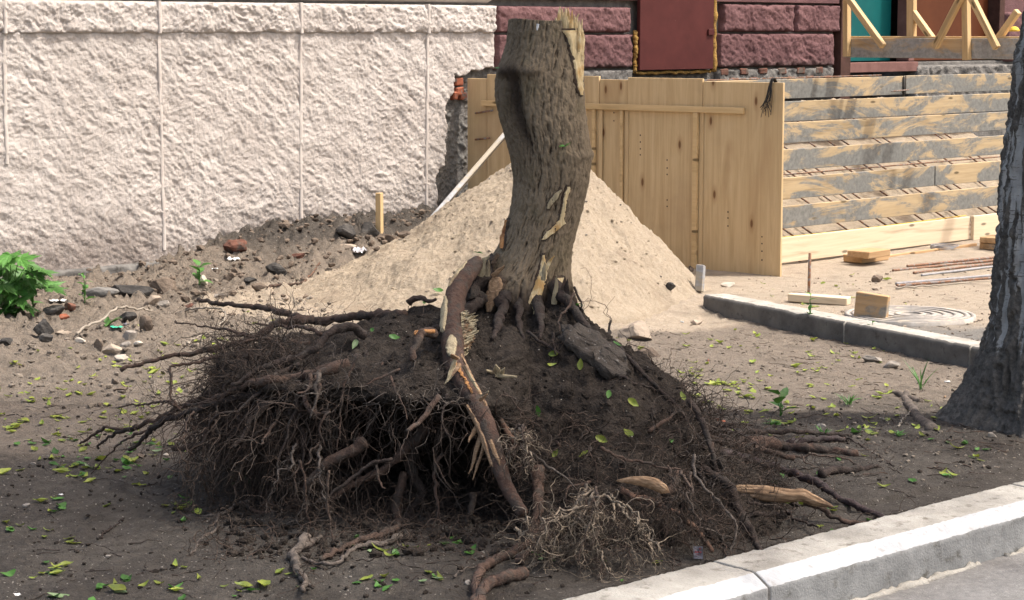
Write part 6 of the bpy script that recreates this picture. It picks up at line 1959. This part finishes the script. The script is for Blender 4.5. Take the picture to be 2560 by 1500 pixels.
def weed(px, py, label, leaves, size, mat='weed', hgt=.0, name='weed', objs=None, elev=.6, wid=(.16, .30)):
    h = cast(px, py, objs or (ground, sand)); b = h[1]
    e = empty(name, b, label, 'weed')
    u = b[1] / F_PX
    for k in range(leaves):
        a = 2.4 * k + random.uniform(-.4, .4)
        top = b + np.array([random.uniform(-.01, .01), random.uniform(-.01, .01), hgt * (k + 1) / leaves])
        if hgt: stem([b, (b + top) / 2 + np.array([.004, 0, 0]), top], .0022, M[mat], e)
        me = blade_leaf(size * random.uniform(.7, 1.1), size * random.uniform(*wid), M[mat], random.uniform(.1, .5), k, .12)
        place_leaf(me, top, (math.cos(a), math.sin(a), elev * random.uniform(.5, 1.6)), random.uniform(-.5, .5), 1, e)
    return e
weed(497, 712, 'small green weed growing against the plinth left of the soil bank', 7, .09, hgt=.12)
weed(82, 768, 'serrated upright weed stalk right of the maple sapling', 9, .07, hgt=.22)
weed(211, 758, 'single serrated weed in front of the long blackish stone slab', 8, .06, hgt=.17)
weed(32, 786, 'low broad leaved weed below the maple sapling', 8, .12, elev=.5)
weed(268, 815, 'two leaved seedling left of the green plastic scrap', 4, .08, elev=.9)
weed(2024, 826, 'pale green weed growing up in front of the grey kerb', 7, .07, hgt=.20)
weed(2178, 853, 'small sprout with round leaflets at the foot of the grey kerb', 6, .035, hgt=.10)
weed(1950, 1040, 'broad leaved seedling with three large leaves between stump and birch', 5, .10, hgt=.09, mat='leafgreen')
weed(2122, 1012, 'fine grassy tuft in front of the birch', 16, .075, elev=1.6, wid=(.03, .06))
weed(2300, 975, 'tall thin grass blades beside the birch foot', 7, .16, elev=2.6, wid=(.02, .035))
weed(2060, 1085, 'tiny grass tuft by the pale grey stone among the roots', 12, .05, elev=1.2, wid=(.04, .08))
weed(1930, 1062, 'sparse low green sprouts left of the broad leaved seedling', 9, .04, elev=.8)
weed(2245, 1090, 'low grass tuft on the soil left of the birch', 12, .05, elev=.9, wid=(.04, .09))
# sprouts on the stump itself are parts of it
def sprout(px, py, d, k, s):
    c = at(px, py, d)
    for i in range(k):
        me = blade_leaf(s * random.uniform(.7, 1.2), s * .33, M['weed'], .3, i)
        o = place_leaf(me, c, (math.cos(2.4 * i), -.5 + math.sin(2.4 * i) * .5, .7 * random.random()), random.uniform(-.5, .5), 1, stump, 'sprout')
sprout(1254, 172, 7.30, 5, .028); sprout(1412, 367, 7.19, 5, .026); sprout(1194, 632, 7.2, 4, .02); sprout(1437, 765, 7.2, 4, .03)

# ------------------------------------------------------------------ birch on the right
bx = np.array([(-60, 2668, 90), (0, 2658, 98), (150, 2628, 100), (400, 2600, 101), (640, 2586, 106), (800, 2582, 114), (880, 2582, 138), (960, 2586, 165), (1030, 2590, 204), (1075, 2594, 238), (1120, 2598, 262)], float)
YB = 8.45
bc = cast(2480, 1078, (ground,))[1]
birch = empty('birch_tree', (at(2600, 1075, YB)[0], YB, 0), 'birch with black furrowed and white patched bark at the right border', 'tree')
n1, n2 = 340, 240
pys = np.linspace(-60, 1120, n1); phs = np.linspace(0, 2 * np.pi, n2, endpoint=False)
PYb, PHb = np.meshgrid(pys, phs, indexing='ij')
cxs = np.interp(PYb, bx[:, 0], bx[:, 1]) + 20; hws = np.interp(PYb, bx[:, 0], bx[:, 2])
b_ = -(PYb - 750) / F_PX; dY = FWD[1] + b_ * UP[1]; dZ = FWD[2] + b_ * UP[2]
Xb = (cxs - 1280) / F_PX * YB / dY; Zb = EYE + dZ * YB / dY; Rr = hws / F_PX * YB / dY
fl = sstep(.45, .0, Zb)
Rr = Rr * (1 + .16 * fl * np.cos(PHb * 4 + .6) + .05 * fl * np.cos(PHb * 7))
cxp, sxp = np.cos(PHb), np.sin(PHb)
tw = .25 * fbm(cxp * 1.6, sxp * 1.6, Zb * 3, 2)
a = .8 * ridged((cxp + tw) * 6.5, (sxp + tw) * 6.5, Zb * 3.0, 3, .55)
white = np.clip(.49 + .85 * fbm(cxp * 9 + 5, sxp * 9, Zb * 2.6, 3) + .10 * (a - .5), 0, 1) * sstep(.12, .5, Zb)
rough_b = 1 - .75 * sstep(.45, .62, white)
disp = rough_b * (.024 * (a - .3) + .006 * fbm(cxp * 16, sxp * 16, Zb * 30, 3)) + .004 * fbm(cxp * 5, sxp * 5, Zb * 8, 2) + .014 * fl * fbm(cxp * 12, sxp * 12, Zb * 14, 4, .6)
Vb = np.stack([Xb + (Rr + disp) * cxp, YB + (Rr + disp) * sxp, Zb], -1)
tr = obj('trunk', Vb.reshape(-1, 3), gridF(n1, n2, True), M['birch'], None, True, {'white': white})
child(tr, birch)
topc = Vb[0].mean(0); r_top = float(Rr[0].mean())
up_path = np.array([topc + np.array([0, 0, -.05]), topc + np.array([.12, .02, 1.2]), topc + np.array([.15, -.1, 3.0]), topc + np.array([.0, -.2, 5.0])])
C = catmull(up_path, 60); V, F = tube(C, np.linspace(r_top * 1.0, .05, 60), 20, 2, .01, .08, 12)
o = obj('upper_trunk', V, F, M['birch'], None, True, {'white': np.full(len(V), .62)}); child(o, birch)
# limbs and crown, above the frame
tips = []
for k in range(34):
    s = C[random.randint(6, 55)]
    a = random.uniform(0, 6.28); l = random.uniform(1.2, 3.0)
    e = s + np.array([math.cos(a) * l * 1.05, math.sin(a) * l * .95 - 1.75, random.uniform(.2, 1.2)])
    Cc = catmull(np.array([s, (s + e) / 2 + np.array([0, 0, .25]), e, e + np.array([math.cos(a) * .4, math.sin(a) * .4, -.5])]), 24)
    V, F = tube(Cc, np.linspace(.035, .006, 24), 6, k, .05)
    o = obj('branch', V, F, M['rootdark']); child(o, birch)
    tips.append(Cc)
k = 5200
src = np.vstack([t[5:] for t in tips])
pc = src[rng.integers(0, len(src), k)] + rng.normal(size=(k, 3)) * np.array([.30, .30, .26])
pc = pc[pc[:, 2] > 2.9]
k = len(pc)
u1 = rng.normal(size=(k, 3)); u1 /= np.linalg.norm(u1, axis=1)[:, None]
u2 = np.cross(u1, rng.normal(size=(k, 3))); u2 /= np.linalg.norm(u2, axis=1)[:, None]
sz = rng.uniform(.045, .085, (k, 1))
Vc = np.stack([pc - u1 * sz, pc + u2 * sz * .6, pc + u1 * sz, pc - u2 * sz * .6], 1).reshape(-1, 3)
crown = obj('crown', Vc, np.arange(4 * k).reshape(-1, 4), M['canopy'], None, False)
child(crown, birch); crown['kind'] = 'stuff'
# surface roots of the birch
for pts, r in (([(2330, 1075), (2290, 1040), (2268, 1000), (2262, 985)], .028), ([(2300, 1005), (2240, 985), (2190, 985), (2150, 1000)], .016)):
    P = np.array([cast(x, y_, (ground,))[1] for x, y_ in pts]); Cc = catmull(P, 30)
    V, F = tube(Cc, np.linspace(r, r * .6, 30), 10, r * 900, .01, .2, 30); child(obj('surface_root', V, F, M['rootgrey']), birch)
print('tris ~', sum(len(o.data.polygons) for o in bpy.data.objects if o.type == 'MESH') * 2)
